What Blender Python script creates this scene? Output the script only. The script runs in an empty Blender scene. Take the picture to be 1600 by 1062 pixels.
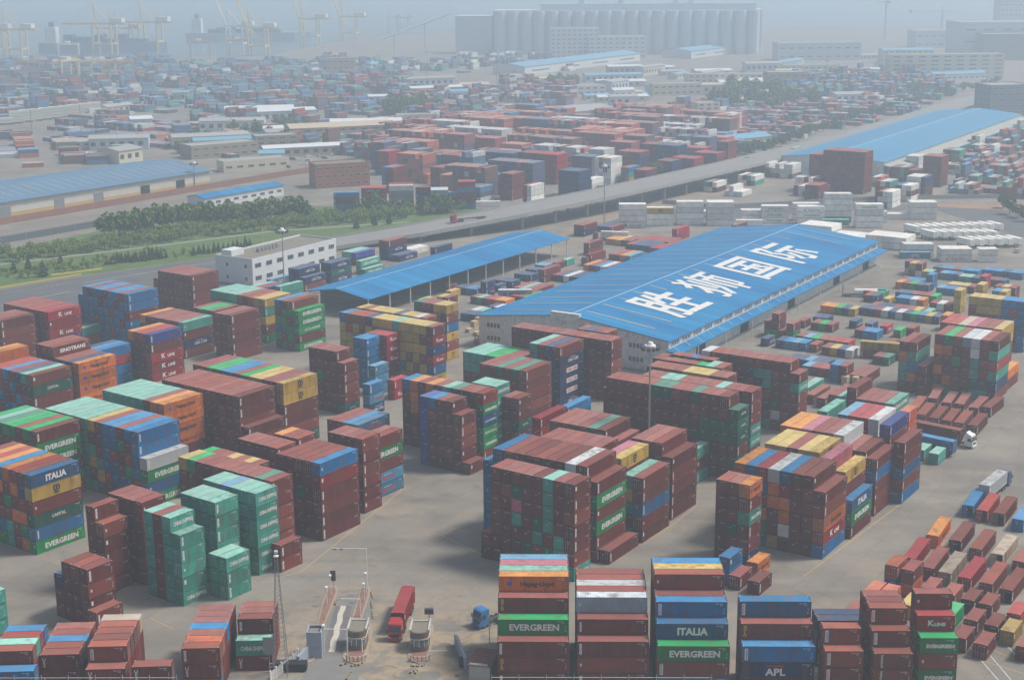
import bpy, math, random
from mathutils import Vector, Matrix
from mathutils.bvhtree import BVHTree
random.seed(7)
R = math.radians
sc = bpy.context.scene
# ------------------------------------------------------------------ camera
CH, CF, CP, CR = 117.65, 2355.0, R(14.135), R(0.398)      # height m, focal px (of 1600), pitch down, roll
cam = bpy.data.cameras.new('Camera'); camo = bpy.data.objects.new('Camera', cam); sc.collection.objects.link(camo)
cam.sensor_width = 36; cam.lens = CF/1600*36; cam.clip_start = 1; cam.clip_end = 30000
_f = Vector((0, math.cos(CP), -math.sin(CP))); _u = Vector((0, math.sin(CP), math.cos(CP))); _r = Vector((1, 0, 0))
_r2 = math.cos(CR)*_r - math.sin(CR)*_u; _u2 = math.sin(CR)*_r + math.cos(CR)*_u
camo.matrix_world = Matrix(((_r2.x, _u2.x, -_f.x, 0), (_r2.y, _u2.y, -_f.y, 0), (_r2.z, _u2.z, -_f.z, CH), (0, 0, 0, 1)))
sc.camera = camo
sc.render.resolution_x = 1024; sc.render.resolution_y = 679
# ------------------------------------------------------------------ world, sun, exposure
SUN_EL, SUN_AZ = R(56), R(8)                  # azimuth counted from +x towards +y
w = bpy.data.worlds.new('World'); sc.world = w; w.use_nodes = True
nt = w.node_tree; bg = nt.nodes['Background']
sky = nt.nodes.new('ShaderNodeTexSky'); sky.sky_type = 'NISHITA'; sky.sun_disc = False
sky.sun_elevation = SUN_EL; sky.sun_rotation = R(90)-SUN_AZ; sky.air_density = 1.2; sky.dust_density = 4.0
nt.links.new(sky.outputs[0], bg.inputs[0]); bg.inputs[1].default_value = 0.102
sl = bpy.data.lights.new('Sun', 'SUN'); sl.energy = 3.2; sl.angle = R(12); sl.color = (1.0, 0.95, 0.88)
so = bpy.data.objects.new('Sun', sl); sc.collection.objects.link(so)
sd = Vector((math.cos(SUN_EL)*math.cos(SUN_AZ), math.cos(SUN_EL)*math.sin(SUN_AZ), math.sin(SUN_EL)))
so.rotation_euler = sd.to_track_quat('Z', 'Y').to_euler()
so.location = (0, 400, 300)
sc.view_settings.view_transform = 'Standard'; sc.view_settings.look = 'None'
sc.view_settings.exposure = 0.13; sc.view_settings.gamma = 1
sc.cycles.max_bounces = 5; sc.cycles.diffuse_bounces = 3; sc.cycles.glossy_bounces = 2
sc.cycles.transmission_bounces = 2; sc.cycles.volume_bounces = 2; sc.cycles.transparent_max_bounces = 4
sc.cycles.use_denoising = True
HAZE_DENSITY, HAZE_COLOR = 0.00050, (0.745, 0.888, 1.0)
# ------------------------------------------------------------------ helpers
def at(px, py, z=0.0):
    """point at height z seen at photograph pixel px, py (1600 x 1062)"""
    X = (px-800)/CF; Y = -(py-531)/CF
    X, Y = X*math.cos(CR)+Y*math.sin(CR), -X*math.sin(CR)+Y*math.cos(CR)
    d = (X, math.cos(CP)+Y*math.sin(CP), -math.sin(CP)+Y*math.cos(CP))
    t = (z-CH)/d[2]
    return Vector((d[0]*t, d[1]*t, z))
def mat(name, col, rough=0.7, metal=0.0, noise=0.0, scale=1.0, dirt=None, dirt_amt=0.0, rnd=0.0, emis=None, spec=0.3, world=False, streak=False):
    m = bpy.data.materials.new(name); m.use_nodes = True
    t = m.node_tree; b = t.nodes['Principled BSDF']
    b.inputs['Roughness'].default_value = rough; b.inputs['Metallic'].default_value = metal
    b.inputs['Specular IOR Level'].default_value = spec
    c = (*col, 1)
    b.inputs['Base Color'].default_value = c
    if noise or dirt or rnd:
        tc = t.nodes.new('ShaderNodeTexCoord'); out = None
        ns = t.nodes.new('ShaderNodeTexNoise'); ns.inputs['Scale'].default_value = scale; ns.inputs['Detail'].default_value = 6
        if rnd:                                   # shift the pattern from object to object
            oi = t.nodes.new('ShaderNodeObjectInfo')
            ad = t.nodes.new('ShaderNodeVectorMath'); ad.operation = 'MULTIPLY_ADD'
            ad.inputs[1].default_value = (1, 1, 1); t.links.new(tc.outputs['Object'], ad.inputs[0])
            mu = t.nodes.new('ShaderNodeMath'); mu.operation = 'MULTIPLY'; mu.inputs[1].default_value = 97
            t.links.new(oi.outputs['Random'], mu.inputs[0]); t.links.new(mu.outputs[0], ad.inputs[2])
            t.links.new(ad.outputs[0], ns.inputs['Vector'])
        elif world:
            gp = t.nodes.new('ShaderNodeNewGeometry'); t.links.new(gp.outputs['Position'], ns.inputs['Vector'])
        else:
            t.links.new(tc.outputs['Object'], ns.inputs['Vector'])
        mx = t.nodes.new('ShaderNodeMixRGB'); mx.blend_type = 'MIX'
        mx.inputs[1].default_value = tuple(v*(1-noise) for v in col)+(1,)
        mx.inputs[2].default_value = tuple(min(1, v*(1+noise)) for v in col)+(1,)
        t.links.new(ns.outputs['Fac'], mx.inputs[0]); out = mx.outputs[0]
        if dirt:
            n2 = t.nodes.new('ShaderNodeTexNoise'); n2.inputs['Scale'].default_value = scale*3.1; n2.inputs['Detail'].default_value = 8
            mp_ = t.nodes.new('ShaderNodeMapping'); mp_.inputs['Scale'].default_value = (1, 1, .22) if streak else (1, 1, 1)
            t.links.new(ns.inputs['Vector'].links[0].from_socket, mp_.inputs['Vector']); t.links.new(mp_.outputs[0], n2.inputs['Vector'])
            cr = t.nodes.new('ShaderNodeValToRGB'); cr.color_ramp.elements[0].position = 0.48; cr.color_ramp.elements[1].position = 0.72
            cr.color_ramp.elements[1].color = (dirt_amt,)*3+(1,)
            t.links.new(n2.outputs['Fac'], cr.inputs[0])
            m2 = t.nodes.new('ShaderNodeMixRGB'); m2.inputs[2].default_value = (*dirt, 1)
            t.links.new(cr.outputs[0], m2.inputs[0]); t.links.new(out, m2.inputs[1]); out = m2.outputs[0]
        if rnd:
            hs = t.nodes.new('ShaderNodeHueSaturation')
            mr = t.nodes.new('ShaderNodeMapRange'); mr.inputs['To Min'].default_value = 1-rnd; mr.inputs['To Max'].default_value = 1+rnd
            t.links.new(oi.outputs['Random'], mr.inputs['Value']); t.links.new(mr.outputs[0], hs.inputs['Value'])
            t.links.new(out, hs.inputs['Color']); out = hs.outputs[0]
        t.links.new(out, b.inputs['Base Color'])
    if emis:
        b.inputs['Emission Color'].default_value = (*emis, 1); b.inputs['Emission Strength'].default_value = 1
    return m
_MC = {}
def M(name, *a, **k):
    if name not in _MC: _MC[name] = mat(name, *a, **k)
    return _MC[name]
class MB:
    """collects faces; every face carries a material slot index"""
    def __init__(s): s.v = []; s.f = []; s.m = []
    def face(s, pts, m=0):
        i = len(s.v); s.v += [tuple(p) for p in pts]; s.f.append(tuple(range(i, i+len(pts)))); s.m.append(m)
    def box(s, x0, y0, z0, x1, y1, z1, m=0, rot=0, o=(0, 0), skip=''):
        c, n = math.cos(rot), math.sin(rot)
        P = [(x0, y0), (x1, y0), (x1, y1), (x0, y1)]
        P = [(o[0]+x*c-y*n, o[1]+x*n+y*c) for x, y in P]
        i = len(s.v)
        s.v += [(x, y, z0) for x, y in P]+[(x, y, z1) for x, y in P]
        F = {'b': (3, 2, 1, 0), 't': (4, 5, 6, 7), 'f': (0, 1, 5, 4), 'r': (1, 2, 6, 5), 'k': (2, 3, 7, 6), 'l': (3, 0, 4, 7)}
        for k, q in F.items():
            if k not in skip: s.f.append(tuple(i+a for a in q)); s.m.append(m)
    def prism(s, P, z0, z1, m=0, cap=True):
        n = len(P); i = len(s.v)
        s.v += [(p[0], p[1], z0) for p in P]+[(p[0], p[1], z1) for p in P]
        for k in range(n): s.f.append((i+k, i+(k+1) % n, i+n+(k+1) % n, i+n+k)); s.m.append(m)
        if cap:
            s.f.append(tuple(i+n+k for k in range(n))); s.m.append(m)
            s.f.append(tuple(i+n-1-k for k in range(n))); s.m.append(m)
    def tube(s, a, b, r, n=6, m=0, r2=None, cap=True):
        a = Vector(a); b = Vector(b); d = (b-a)
        if d.length < 1e-6: return
        q = d.to_track_quat('Z', 'Y'); r2 = r if r2 is None else r2; i = len(s.v)
        for c, rr in ((a, r), (b, r2)):
            for k in range(n):
                t = 2*math.pi*k/n; s.v.append(tuple(c+q @ Vector((rr*math.cos(t), rr*math.sin(t), 0))))
        for k in range(n): s.f.append((i+k, i+(k+1) % n, i+n+(k+1) % n, i+n+k)); s.m.append(m)
        if cap:
            s.f.append(tuple(i+n-1-k for k in range(n))); s.m.append(m)
            s.f.append(tuple(i+n+k for k in range(n))); s.m.append(m)
    def build(s, name, mats, parent=None, loc=None, rotz=None):
        me = bpy.data.meshes.new(name); me.from_pydata(s.v, [], s.f)
        mats = mats if isinstance(mats, (list, tuple)) else [mats]
        for q in mats: me.materials.append(q)
        me.polygons.foreach_set('material_index', s.m); me.update()
        o = bpy.data.objects.new(name, me); sc.collection.objects.link(o)
        if parent: o.parent = parent
        if loc is not None: o.location = loc
        if rotz is not None: o.rotation_euler = (0, 0, rotz)
        return o
def tag(o, label=None, cat=None, group=None, kind=None):
    if label: o['label'] = label
    if cat: o['category'] = cat
    if group: o['group'] = group
    if kind: o['kind'] = kind
    return o
def thing(name, label, cat, loc=(0, 0, 0), rotz=0, group=None):
    o = bpy.data.objects.new(name, None); sc.collection.objects.link(o)
    o.empty_display_size = 0.5; o.location = loc; o.rotation_euler = (0, 0, rotz)
    return tag(o, label, cat, group)
KIDS = {}
def dup(root, loc, rotz, label=None, group=None, scale=None):
    def cp(o, par):
        c = o.copy(); sc.collection.objects.link(c)
        if par: c.parent = par
        for ch in o.children: cp(ch, c)
        return c
    r = cp(root, None); r.location = loc; r.rotation_euler = (0, 0, rotz)
    if scale: r.scale = (scale,)*3 if not isinstance(scale, tuple) else scale
    if label: r['label'] = label
    if group: r['group'] = group
    return r
ORD = ['', 'second', 'third', 'fourth', 'fifth', 'sixth', 'seventh', 'eighth', 'ninth', 'tenth', 'eleventh', 'twelfth', 'thirteenth', 'fourteenth', 'fifteenth', 'sixteenth']
# lettering as flat meshes from Blender's own font (cached)
_TX = {}
def text_mesh(s, size, bold=0.0, sx=1.0, vertical=False):
    key = (s, size, bold, sx, vertical)
    if key in _TX: return _TX[key]
    c = bpy.data.curves.new('t', 'FONT'); c.body = '\n'.join(s) if vertical else s
    c.size = size; c.align_x = 'CENTER'; c.align_y = 'CENTER'; c.offset = bold; c.resolution_u = 2
    if vertical: c.space_line = 0.82
    o = bpy.data.objects.new('t', c); sc.collection.objects.link(o)
    dg = bpy.context.evaluated_depsgraph_get(); me = bpy.data.meshes.new_from_object(o.evaluated_get(dg))
    V = [(v.co.x*sx, v.co.y) for v in me.vertices]; F = [tuple(p.vertices) for p in me.polygons]
    bpy.data.objects.remove(o); bpy.data.curves.remove(c); bpy.data.meshes.remove(me)
    _TX[key] = (V, F); return _TX[key]
def put_text(mb, s, size, org, ux, uy, m=0, bold=0.0, sx=1.0, vertical=False):
    """text centred at org, x along ux, y along uy"""
    V, F = text_mesh(s, size, bold, sx, vertical); org, ux, uy = Vector(org), Vector(ux), Vector(uy); i = len(mb.v)
    mb.v += [tuple(org+ux*x+uy*y) for x, y in V]
    for f in F: mb.f.append(tuple(i+k for k in f)); mb.m.append(m)
# ------------------------------------------------------------------ container colours
COL = {'m': (0.128, 0.019, 0.017), 'x': (0.175, 0.036, 0.024), 'r': (0.28, 0.022, 0.018), 'R': (0.42, 0.060, 0.018), 'k': (0.27, 0.008, 0.014),
       'o': (0.55, 0.130, 0.010), 'y': (0.44, 0.275, 0.040), 'b': (0.006, 0.115, 0.29), 'n': (0.010, 0.026, 0.105), 'i': (0.030, 0.045, 0.26),
       'g': (0.003, 0.200, 0.050), 'c': (0.004, 0.085, 0.055), 't': (0.040, 0.260, 0.200), 'z': (0.045, 0.180, 0.30), 'w': (0.55, 0.57, 0.57),
       'V': (0.19, 0.24, 0.30), 'p': (0.40, 0.09, 0.14), 'B': (0.006, 0.075, 0.20), 'a': (0.44, 0.33, 0.23), 'W': (0.72, 0.72, 0.68)}
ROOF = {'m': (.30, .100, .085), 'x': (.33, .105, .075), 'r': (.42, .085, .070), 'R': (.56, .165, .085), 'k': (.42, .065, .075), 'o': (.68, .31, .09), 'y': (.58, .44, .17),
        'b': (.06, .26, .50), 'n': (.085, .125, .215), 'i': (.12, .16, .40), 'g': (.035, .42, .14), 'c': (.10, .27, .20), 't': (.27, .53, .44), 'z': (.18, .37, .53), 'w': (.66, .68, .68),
        'V': (.55, .60, .62), 'p': (.48, .19, .24), 'B': (.05, .20, .40), 'a': (.50, .42, .33), 'W': (.80, .78, .72)}   # roof colours, paler than the wall colours
WORD = {'m': 'maroon', 'x': 'brownish red', 'r': 'red', 'R': 'orange-red', 'k': 'crimson', 'o': 'orange', 'y': 'mustard yellow', 'b': 'blue',
        'n': 'navy blue', 'i': 'indigo blue', 'g': 'bright green', 'c': 'dark green', 't': 'teal', 'z': 'faded blue', 'w': 'white', 'V': 'grey',
        'p': 'pink', 'B': 'deep blue', 'a': 'tan', 'W': 'white refrigerated'}
# code -> colour key, lettering kind, words for the label
TYP = {c: (c, '', '') for c in COL}
TYP.update({'I': ('B', 'italia', 'lettered'), 'G': ('g', 'evergreen', 'lettered'), 'Y': ('y', 'msc', 'lettered'), 'K': ('k', 'kline', 'lettered'),
            'H': ('o', 'hapag', 'lettered'), 'T': ('t', 'china', 'lettered'), 'N': ('n', 'cma', 'lettered'), 'X': ('n', 'cmabox', 'boxed-logo'),
            's': ('m', 'sino', 'lettered'), 'C': ('c', 'capital', 'lettered'), 'h': ('g', 'hatsu', 'lettered'), 'l': ('B', 'lloyd', 'lettered'),
            'A': ('n', 'apl', 'lettered'), 'P': ('b', 'boxv', 'white-strip'), 'q': ('m', 'gold', 'yellow-coded'), 'U': ('m', 'ues', 'white-coded'),
            'e': ('x', 'hl', 'white-coded'), 'v': ('x', 'boxv', 'white-strip'), 'E': ('W', 'evwhite', 'lettered'), 'M': ('W', 'yang', 'lettered'),
            'L': ('W', 'hapagw', 'lettered'), 'u': ('r', 'hsud', 'lettered'), 'Z': ('z', 'cmaz', 'lettered'), 'S': ('z', 'sitc', 'lettered')})
RND = {'~': 'mmxmxrm', '?': 'mmbmgmtnoymx'}
# ------------------------------------------------------------------ the yard's stacks
# each row: px, py of the stack's top corner nearest the camera, columns written top to bottom
# starting at that corner, length of a container, corner kind, heading, tier height, phrase for the labels
ST = []
def C(px, py, cols, ph='', L=12.19, ref='N', yaw=None, th=2.856, z0=0.0, rev=False, grp=None):
    out = []
    for tok in cols.split():
        n = 1
        if '*' in tok: tok, n = tok.split('*'); n = int(n)
        for _ in range(n): out.append(''.join(random.choice(RND[c]) if c in RND else c for c in tok))
    if yaw is None: yaw = 53.5 if px < 450 else (55 if px < 900 else 56.8)
    out = [''.join('x' if c_ == 'm' and random.random() < .2 else c_ for c_ in q) for q in out]
    ST.append(dict(px=px, py=py, cols=out, ph=ph, L=L, ref=ref, yaw=R(yaw), th=th, z0=z0, grp=grp))
S = 6.06
# left yard
C(48, 743, "IYmCbG mnrogo romomm omgmtt bommbg oommbg rmobmb omommm mommmm", "mixed stack lettered white by left edge")
C(56, 675, "mGGmgm gmm~m~ mmm~~~ gmm~~~ gmm~~~ cmm~~~ tmmmm~ gmm~~~", "green-topped stack behind the edge stack")
C(229, 717, "wGBG bbbbrb bmrgbg mgmmbb bbrbbm bbbbrm mmmtym ymtymt", "blue mixed stack with low white corner")
C(134, 654, "tttttt*6", "flat teal-topped row in the left yard")
C(256, 632, "HHHHmo ooooma mmmmmm ttttmm*6", "stack of orange containers by teal roofs")
C(334.5, 712, "mm", "low pair below the orange stack", ref='R')
C(373, 620, "mmmmmm mmmmmm ~~~~~~*9", "wide maroon wall in the left yard")
C(388, 668, "mmmm", "low column right of the maroon wall")
C(442, 599, "YYxmmc mmmmmm mmmmmm ymmmmm ymmmmm gmmmmm mmmmmm bmmmmm bmmmmm gmmmmm gmmmmm mmmmmm mmmmmm", "striped-roof row with two tan tops")
C(433, 700, "mmmmm*5", "short row behind the blue-topped block", L=S)
C(466, 685, "mmmmm*2 ommmm", "short row with one orange roof", L=S)
C(500, 724, "brmmmm mmmmmm mmcmmm mmmmcm mmmmmm", "big block with blue and red top")
C(566, 686, "mmmmmm*4", "tall slab right of the blue-topped block", L=S)
C(622.5, 671, "mGmZZ mmmmm", "column with half-hidden green lettering", ref='R')
C(609, 645, "ZZb bbb mmm mmm", "low faded blue row in the middle yard", ref='R')
C(537.5, 567.5, "mmmmC mmmmmm mmmmmm mmgmmm mmmmmm", "stepped stack left of the blue columns", L=S)
C(572.5, 530, "bbbbb bbbbb", "tall blue pair beside the crimson columns", L=S)
C(586, 572, "zzz", "stub column under the blue pair", L=S)
C(577.5, 601, "bZN", "front stub of the blue columns", L=S)
C(605, 524, "KKKmK KK?mK mmmmm", "tall crimson columns before the tan wall", L=S)
C(616, 594, "kK", "two-high crimson stub on the aisle", L=S)
C(466, 486, "GGhmG mgmggm mgggmg bmgbgm", "all-green stack left of the tan wall", th=2.6)
C(361, 493, "mmmmm*3", "dark slab behind the maroon wall")
C(334, 486, "mmmm gm~~ gm~~ mm~~", "green-roofed row behind the dark slab")
C(372, 469, "mmm~~ mmm~~ tt~~~*5", "pale teal-roofed row near the office")
C(455, 457, "ytymg ytmog ~~~~~", "tan and teal column near the office", ref='R')
C(447, 442, "nn rn tt", "low navy row before the office", ref='R')
C(464, 437, "tt", "teal pair before the office", ref='R')
C(234.5, 523, "imKKK rmmmm rmmmm ommmm", "indigo-topped stack with crimson sides")
C(286, 504, "tmNm mmmm mmmm mmmm mmm~ mmm~ mmm~ ommm", "row with teal corner above navy")
C(200, 460, "bbmbbb mbbmbb bmbbbb bbmbmb mbbbbb bmbbbb bbbmbb mbbbmb bbbbbb bbbbb", "big blue block beside the road")
C(300, 431.5, "mmmmm*7 mmmm", "dark maroon block beside the road")
C(1, 501, "mmmmm*4", "maroon block cut by the left edge")
C(75, 488, "KkKnm kkmmm ~~~~~*7", "crimson-sided block near the left edge")
C(148, 508, "tr mr", "small pair between the crimson and blue blocks", ref='R')
C(50, 587, "mCm~~m tmmbmm nmbmbm mbmbmm bmmbmm rmbmmm rmmmmm ommmmmm ommmmmm", "long mixed row by left edge")
C(122, 568, "HHHHmm nbbbbb mmmmmm mmmmmm smmmmmm mmmmmmm mmmmmmm", "row with orange corner columns")
C(204.5, 535, "brbb bbbb nbbb", "blue row behind the orange corner", ref='R')
C(221, 785, "mmmmmm*4", "maroon block behind the green columns", L=S)
C(161, 819, "mmmmm mmmmmm", "narrow dark stack by the green columns", L=S)
C(136, 890, "mxmm mmmm mmmm nmm", "rusty four-high block before green columns", L=S)
C(150, 957, "mm", "small stub before the rusty block", L=S)
C(281, 836, "ttttT TTtttt mmmmmm tttttt", "green columns with low front corner", L=S)
C(336, 785, "tttTtt tttttt*3", "middle green columns of the four-wide block", L=S)
C(354, 872, "Ttt ttt", "low green pair on the aisle", L=S)
C(399, 771, "TTTTTT tttttt*2 zttttt tttttt*2", "tallest green columns with lettered sides", L=S)
C(424, 752, "mmmmmm cmmmmm mmmmmm*7 gmmmmm ymmmmm", "row behind the tallest green columns", L=S)
C(422, 719, "mmmmm ymmmm mmmmm ymmmm mmmmm mmmmm gmmmm", "further row with tan roofs", L=S, ref='R')
C(437, 852, "mm", "two-high maroon stub before green columns", L=S)
C(9, 918, "ttt ttt", "teal stack cut by left edge", L=S, ref='R')
# middle yard
C(676, 511, "mKnKbY y~y~yy yyyymy yyymyy yyyyby tyymyy yymyyy yyyyyy ymyyyy nymnyy rmyyyy mytyyy mryyyy byyyyy", "tan wall in the middle yard", L=S)
C(697.5, 477.5, "YmbYmY yyyyyy mymymy mm~~~~ cm~~~~", "tall tan corner behind the wall", L=S)
C(679, 486, "omomo mm~~~ om~~~ rm~~~", "orange-roofed row behind the tan wall", L=S)
C(685, 491, "mmmmm wmmmm ymmmm ymmmm nmmmm ymmmm ymmmm ymmmm ymmmm mmmmm ymmmm", "second roof row of the tan wall", L=S, ref='R')
C(755, 615, "rGlhGm mmmmmm mmmmmm cmmmmm tmmmmm mmmmmm ommmmm mmmmmm ooommm bmmmmm", "row with lettered green and blue side", L=S)
C(735, 724, "m mmmmm mmmmmm mmmmmm bmmmmm iiiiii", "stepped maroon slab on the aisle", L=S)
C(782, 605, "TTTTTT tttttt*2", "pale green lettered columns in mid yard", L=S)
C(832, 614, "mmCmC mmmmm", "narrow column right of pale green ones", L=S, ref='R')
C(822, 580, "mmmmm cmmmm mmmmm cmmmm mmmmm mmmmm", "maroon slab left of the navy tower")
C(803, 562, "mmmm mmmm gmmm gmmm ttmm ttmm ttmm", "row with green roofs by the yard aisle")
C(875, 543, "mNXXXN nnnnnn mmmmmm ttmmmm", "navy tower with white lettering")
C(924, 619, "bb", "low blue pair beneath the navy tower", ref='R')
C(955.5, 532.5, "mmmmmm*3 mnmmmm mmmmmm*9", "tall slab before the warehouse gable", L=S)
C(966, 513, "mmmmmm mmmmmm nmmmmm mmmmmm", "roof row nearest the warehouse gable", L=S, ref='R')
C(1070.6, 624.8, "Cmmmm mmcmm ~mmmm*2 mmmcm mmcmm mmmmm*3", "first ribbed row right of the mast", L=S)
C(1154, 641, "CCCmCm mmcCmmm mmccmmm mmcccmm cmmcmmm m*7 m*7 cmmmmmm c~mmmm~ ~mmmmmm*5".replace('m*7', 'mmmmmmm'), "second ribbed row with green corner", L=S)
C(1175, 612.5, "mmmTTm mmmmmm mmmmmm tmmmmm mmmmmm*4 tmmmmm tmmmmm mmmmmm*2", "third ribbed row by the mast", L=S)
C(1136, 590, "mmmmmm mmmmmm ymmmmm*3 mmmmmm*4", "fourth ribbed row with tan roofs", L=S)
C(1129, 575, "mmmmmm tmmmmm gmmmmm mmmmmm*5", "fifth ribbed row by the warehouse", L=S)
C(1123, 559.7, "mmmmmm mmmmmm immmmm mmmmmm*2", "sixth ribbed row by the warehouse", L=S)
C(1249, 584.5, "mTmmmm mmmmmmm mmmmcwm mttmmmt mtnmmmm mnxmmmm mm~mmmm ~~tmmmm ~~~mmmm mmmmmmm wmmmmmm", "tallest slab of the right yard", L=S, th=2.62)
C(946, 672, "mmmmm cmmmm mmmmm*4 mmm krmmm", "raised roof row behind the central block", th=2.75)
C(1000, 671, "mmmm", "single lower column by the raised row", ref='R')
C(898, 757, "mmmmmmT mmmmttm ttttmgt mmmctmt mmmmmct mcptmmt mmmmmmm mmmmmmm mm", "central block with chequered end wall", L=S)
C(936, 754, "mGxGmm mmmmmmm wmmmmmm mmmmmmm*6 bbbbbbb bbbbbb", "central block column with green bands")
C(952.5, 861, "m", "lone maroon container at the central block")
C(1005, 747, "mxbmm tytmz", "column with teal roof and blue band")
C(1050.6, 715, "mmmmm mmmmmm mmmmmm mmmmmm", "aisle-side slab of the central block")
C(970.8, 716.6, "Ymmmmm pmmmmm ymmmm mmmmmm*6 ", "row with one lettered tan top")
C(1108, 690, "tmt", "green stub behind the central slab", L=S, ref='R')
# right yard
C(1172.6, 758, "HmTmmn mmmCmm mmmmmm", "narrow stack with orange top corner", L=S)
C(1290, 769, "mmHKb mmmmmm mmmmmm brooWm woommy kbkogb bbbbbb oooooo", "mixed block right of the narrow stack")
C(1140.7, 871.4, "bb", "blue pair at the foot of the narrow stack", L=S)
C(1156.4, 900.7, "m", "maroon box between the blue and orange ones", L=S)
C(1186.8, 909, "m", "maroon box with doors facing the aisle", L=S)
C(1204.6, 864, "H", "orange box behind two maroon ones", L=S, ref='R')
C(1331.8, 782, "IGm", "three-high stub with two lettered sides")
C(1347, 711, "Ymmmm", "column with tan lettered top", ref='R')
C(1330, 694.5, "pmmmmm", "column with salmon roof", ref='R')
C(1281, 706.7, "Yymmmm ymmmmm mmmmmm ymmmmm ymmmmm", "tan-roofed row in the right yard")
C(1319, 680, "wwmmmm mmmmmm mmmmmm pmmmmm ommmmm ommmmm", "row with pink and orange roofs")
C(1370, 717.7, "mbmmm", "narrow column with weathered grey-blue roof", th=2.6)
C(1353, 705.8, "mmmmm mmmmm", "pair of maroon columns behind the narrow one")
C(1406, 690.6, "mmbmb", "banded column at the right aisle")
C(1389.6, 666, "imbmmm", "column with violet-blue roof")
C(1434, 633.7, "RRmmm", "orange-red column at the row end", L=S, ref='R')
C(1373, 656, "wwmmm kkmmm kkmmm zmmmm mmmm ttmmm", "row with crimson and white roofs")
C(1396.5, 631, "TTm mmm mmm mmm mmmm ttm mmm", "row with green lettered end", th=2.7)
C(1272, 617, "m", "maroon container next to the ribbed rows"); C(1289.4, 622.5, "m", "second single beside the tall slab"); C(1262, 606, "t", "teal single behind the tall slab")
C(1328, 632, "t", "teal single before the lettered row"); 
# triple stacks far right
C(1560.9, 533.6, "mtrtnm mmmrct wwttct Vmmmmm mmgmmm gommog momom?", "chequered stack near the right edge")
C(1585, 501, "yymmmm mmmmmm m~~~~~ p~~~~~ a~~~~~ r~~~~~ r~~~~~", "rear roofs of the chequered stack", ref='R')
C(1433, 535.7, "mtbom mottm", "narrow stack left of the chequered one")
C(1446.7, 572, "mmm", "three-high stub of the narrow stack")
C(1593, 565, "om", "orange box at the right edge", ref='R')
for i, (a, b, y) in enumerate(((1464.6, 622, 66), (1486, 629, 64), (1506.5, 631, 64), (1528.5, 637, 60), (1548.5, 636.4, 56), (1446, 647.5, 62), (1466.6, 653, 62),
                (1486.6, 657, 62), (1506, 660.5, 62), (1527, 664.6, 60), (1435, 637, 64))):
    C(a, b, "m", ("%s single in the far ground row" if i < 5 else "%s single in the near ground row") % (['first', 'second', 'third', 'fourth', 'last'][i % 5] if i < 10 else 'hidden'), yaw=y, z0=0.3 if i in (0, 6) else 0)
C(1444.6, 703, "t", "green box by the aisle, left one", L=S); C(1466.6, 709, "t", "green box with doors facing the camera", L=S)
OPEN = []
for a, b, c, L, y, ph in ((1521.7, 790, 'b', 12.19, 61, 'blue container with its doors ajar'), (1543.7, 797.8, 'r', 12.19, 60, 'pale red container with one door open'),
        (1569.8, 802.6, 'm', 12.19, 59, 'maroon container with open doors beside the red one'), (1600, 812, 'b', 12.19, 58, 'blue container cut by the right edge'),
        (1467, 837, 'H', 12.19, 62, 'orange container alone at the aisle'), (1502, 845, 'm', 12.19, 60, 'maroon container open beside the orange one'),
        (1534, 858, 'm', 12.19, 59, 'dusty maroon container behind the red roof'), (1567.7, 866.5, 'a', 12.19, 58, 'tan-roofed container in the open row'),
        (1602, 878, 'm', 12.19, 57, 'maroon container at the right edge'), (1431, 872, 'k', 12.19, 61, 'crimson container on a chassis'),
        (1459.5, 887.4, 'm', 12.19, 60, 'maroon container right of the crimson chassis'), (1486, 895, 'a', 12.19, 59, 'grey-tan container in the ground rows'),
        (1517, 903, 'k', 12.19, 58, 'crimson container in the ground rows'), (1551, 912, 'x', 12.19, 58, 'brownish container right of the crimson one'),
        (1582, 922, 'x', 12.19, 57, 'open brownish container showing a black inside'), (1459.5, 920, 'm', S, 58, 'short maroon box behind the front stacks'),
        (1492, 929.6, 'x', S, 58, 'short brown box beside the maroon one'), (1522.5, 938, 'm', S, 57, 'short maroon box with white roof edge'),
        (1550, 945, 'm', S, 57, 'short maroon box left of the red ones'), (1527.3, 970, 'm', S, 57, 'short box in the second short row'),
        (1559.6, 978.6, 'm', S, 57, 'short box left of the tan box'), (1509.4, 997.4, 'm', S, 57, 'short box touching the front stack'),
        (1543, 1007.9, 'm', S, 57, 'nearest short box with doors facing camera'), (1585, 987, 'y', S, 57, 'tan-yellow short box at the right edge'),
        (1594.6, 960, 'r', S, 57, 'red short box behind the tan one'), (1610, 1012, 'm', S, 57, 'short box cut by the right edge')):
    C(a, b, c, ph, L=L, yaw=y)
C(1402.4, 884.7, "Ri", "two-high pair at the end of the aisle", L=S); C(1428, 891.5, "mR", "two-high pair beside the crimson chassis", L=S)
C(1443, 928, "y", "yellow box half hidden by front stack", L=S, ref='R', yaw=57); C(1476, 933.5, "z", "dull blue box half hidden by front stack", L=S, ref='R', yaw=57)
C(1507.6, 941.8, "g", "green box behind the crimson lettered one", L=S, ref='R', yaw=57)
C(1386, 908.8, "RR", "salmon pair behind the front stacks", L=S, ref='R', yaw=57); C(1408.6, 914, "RR", "orange-red pair behind the front stacks", L=S, ref='R', yaw=57)
C(1338, 958, "xx", "brown pair left of the front stacks", L=S, yaw=57)
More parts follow.
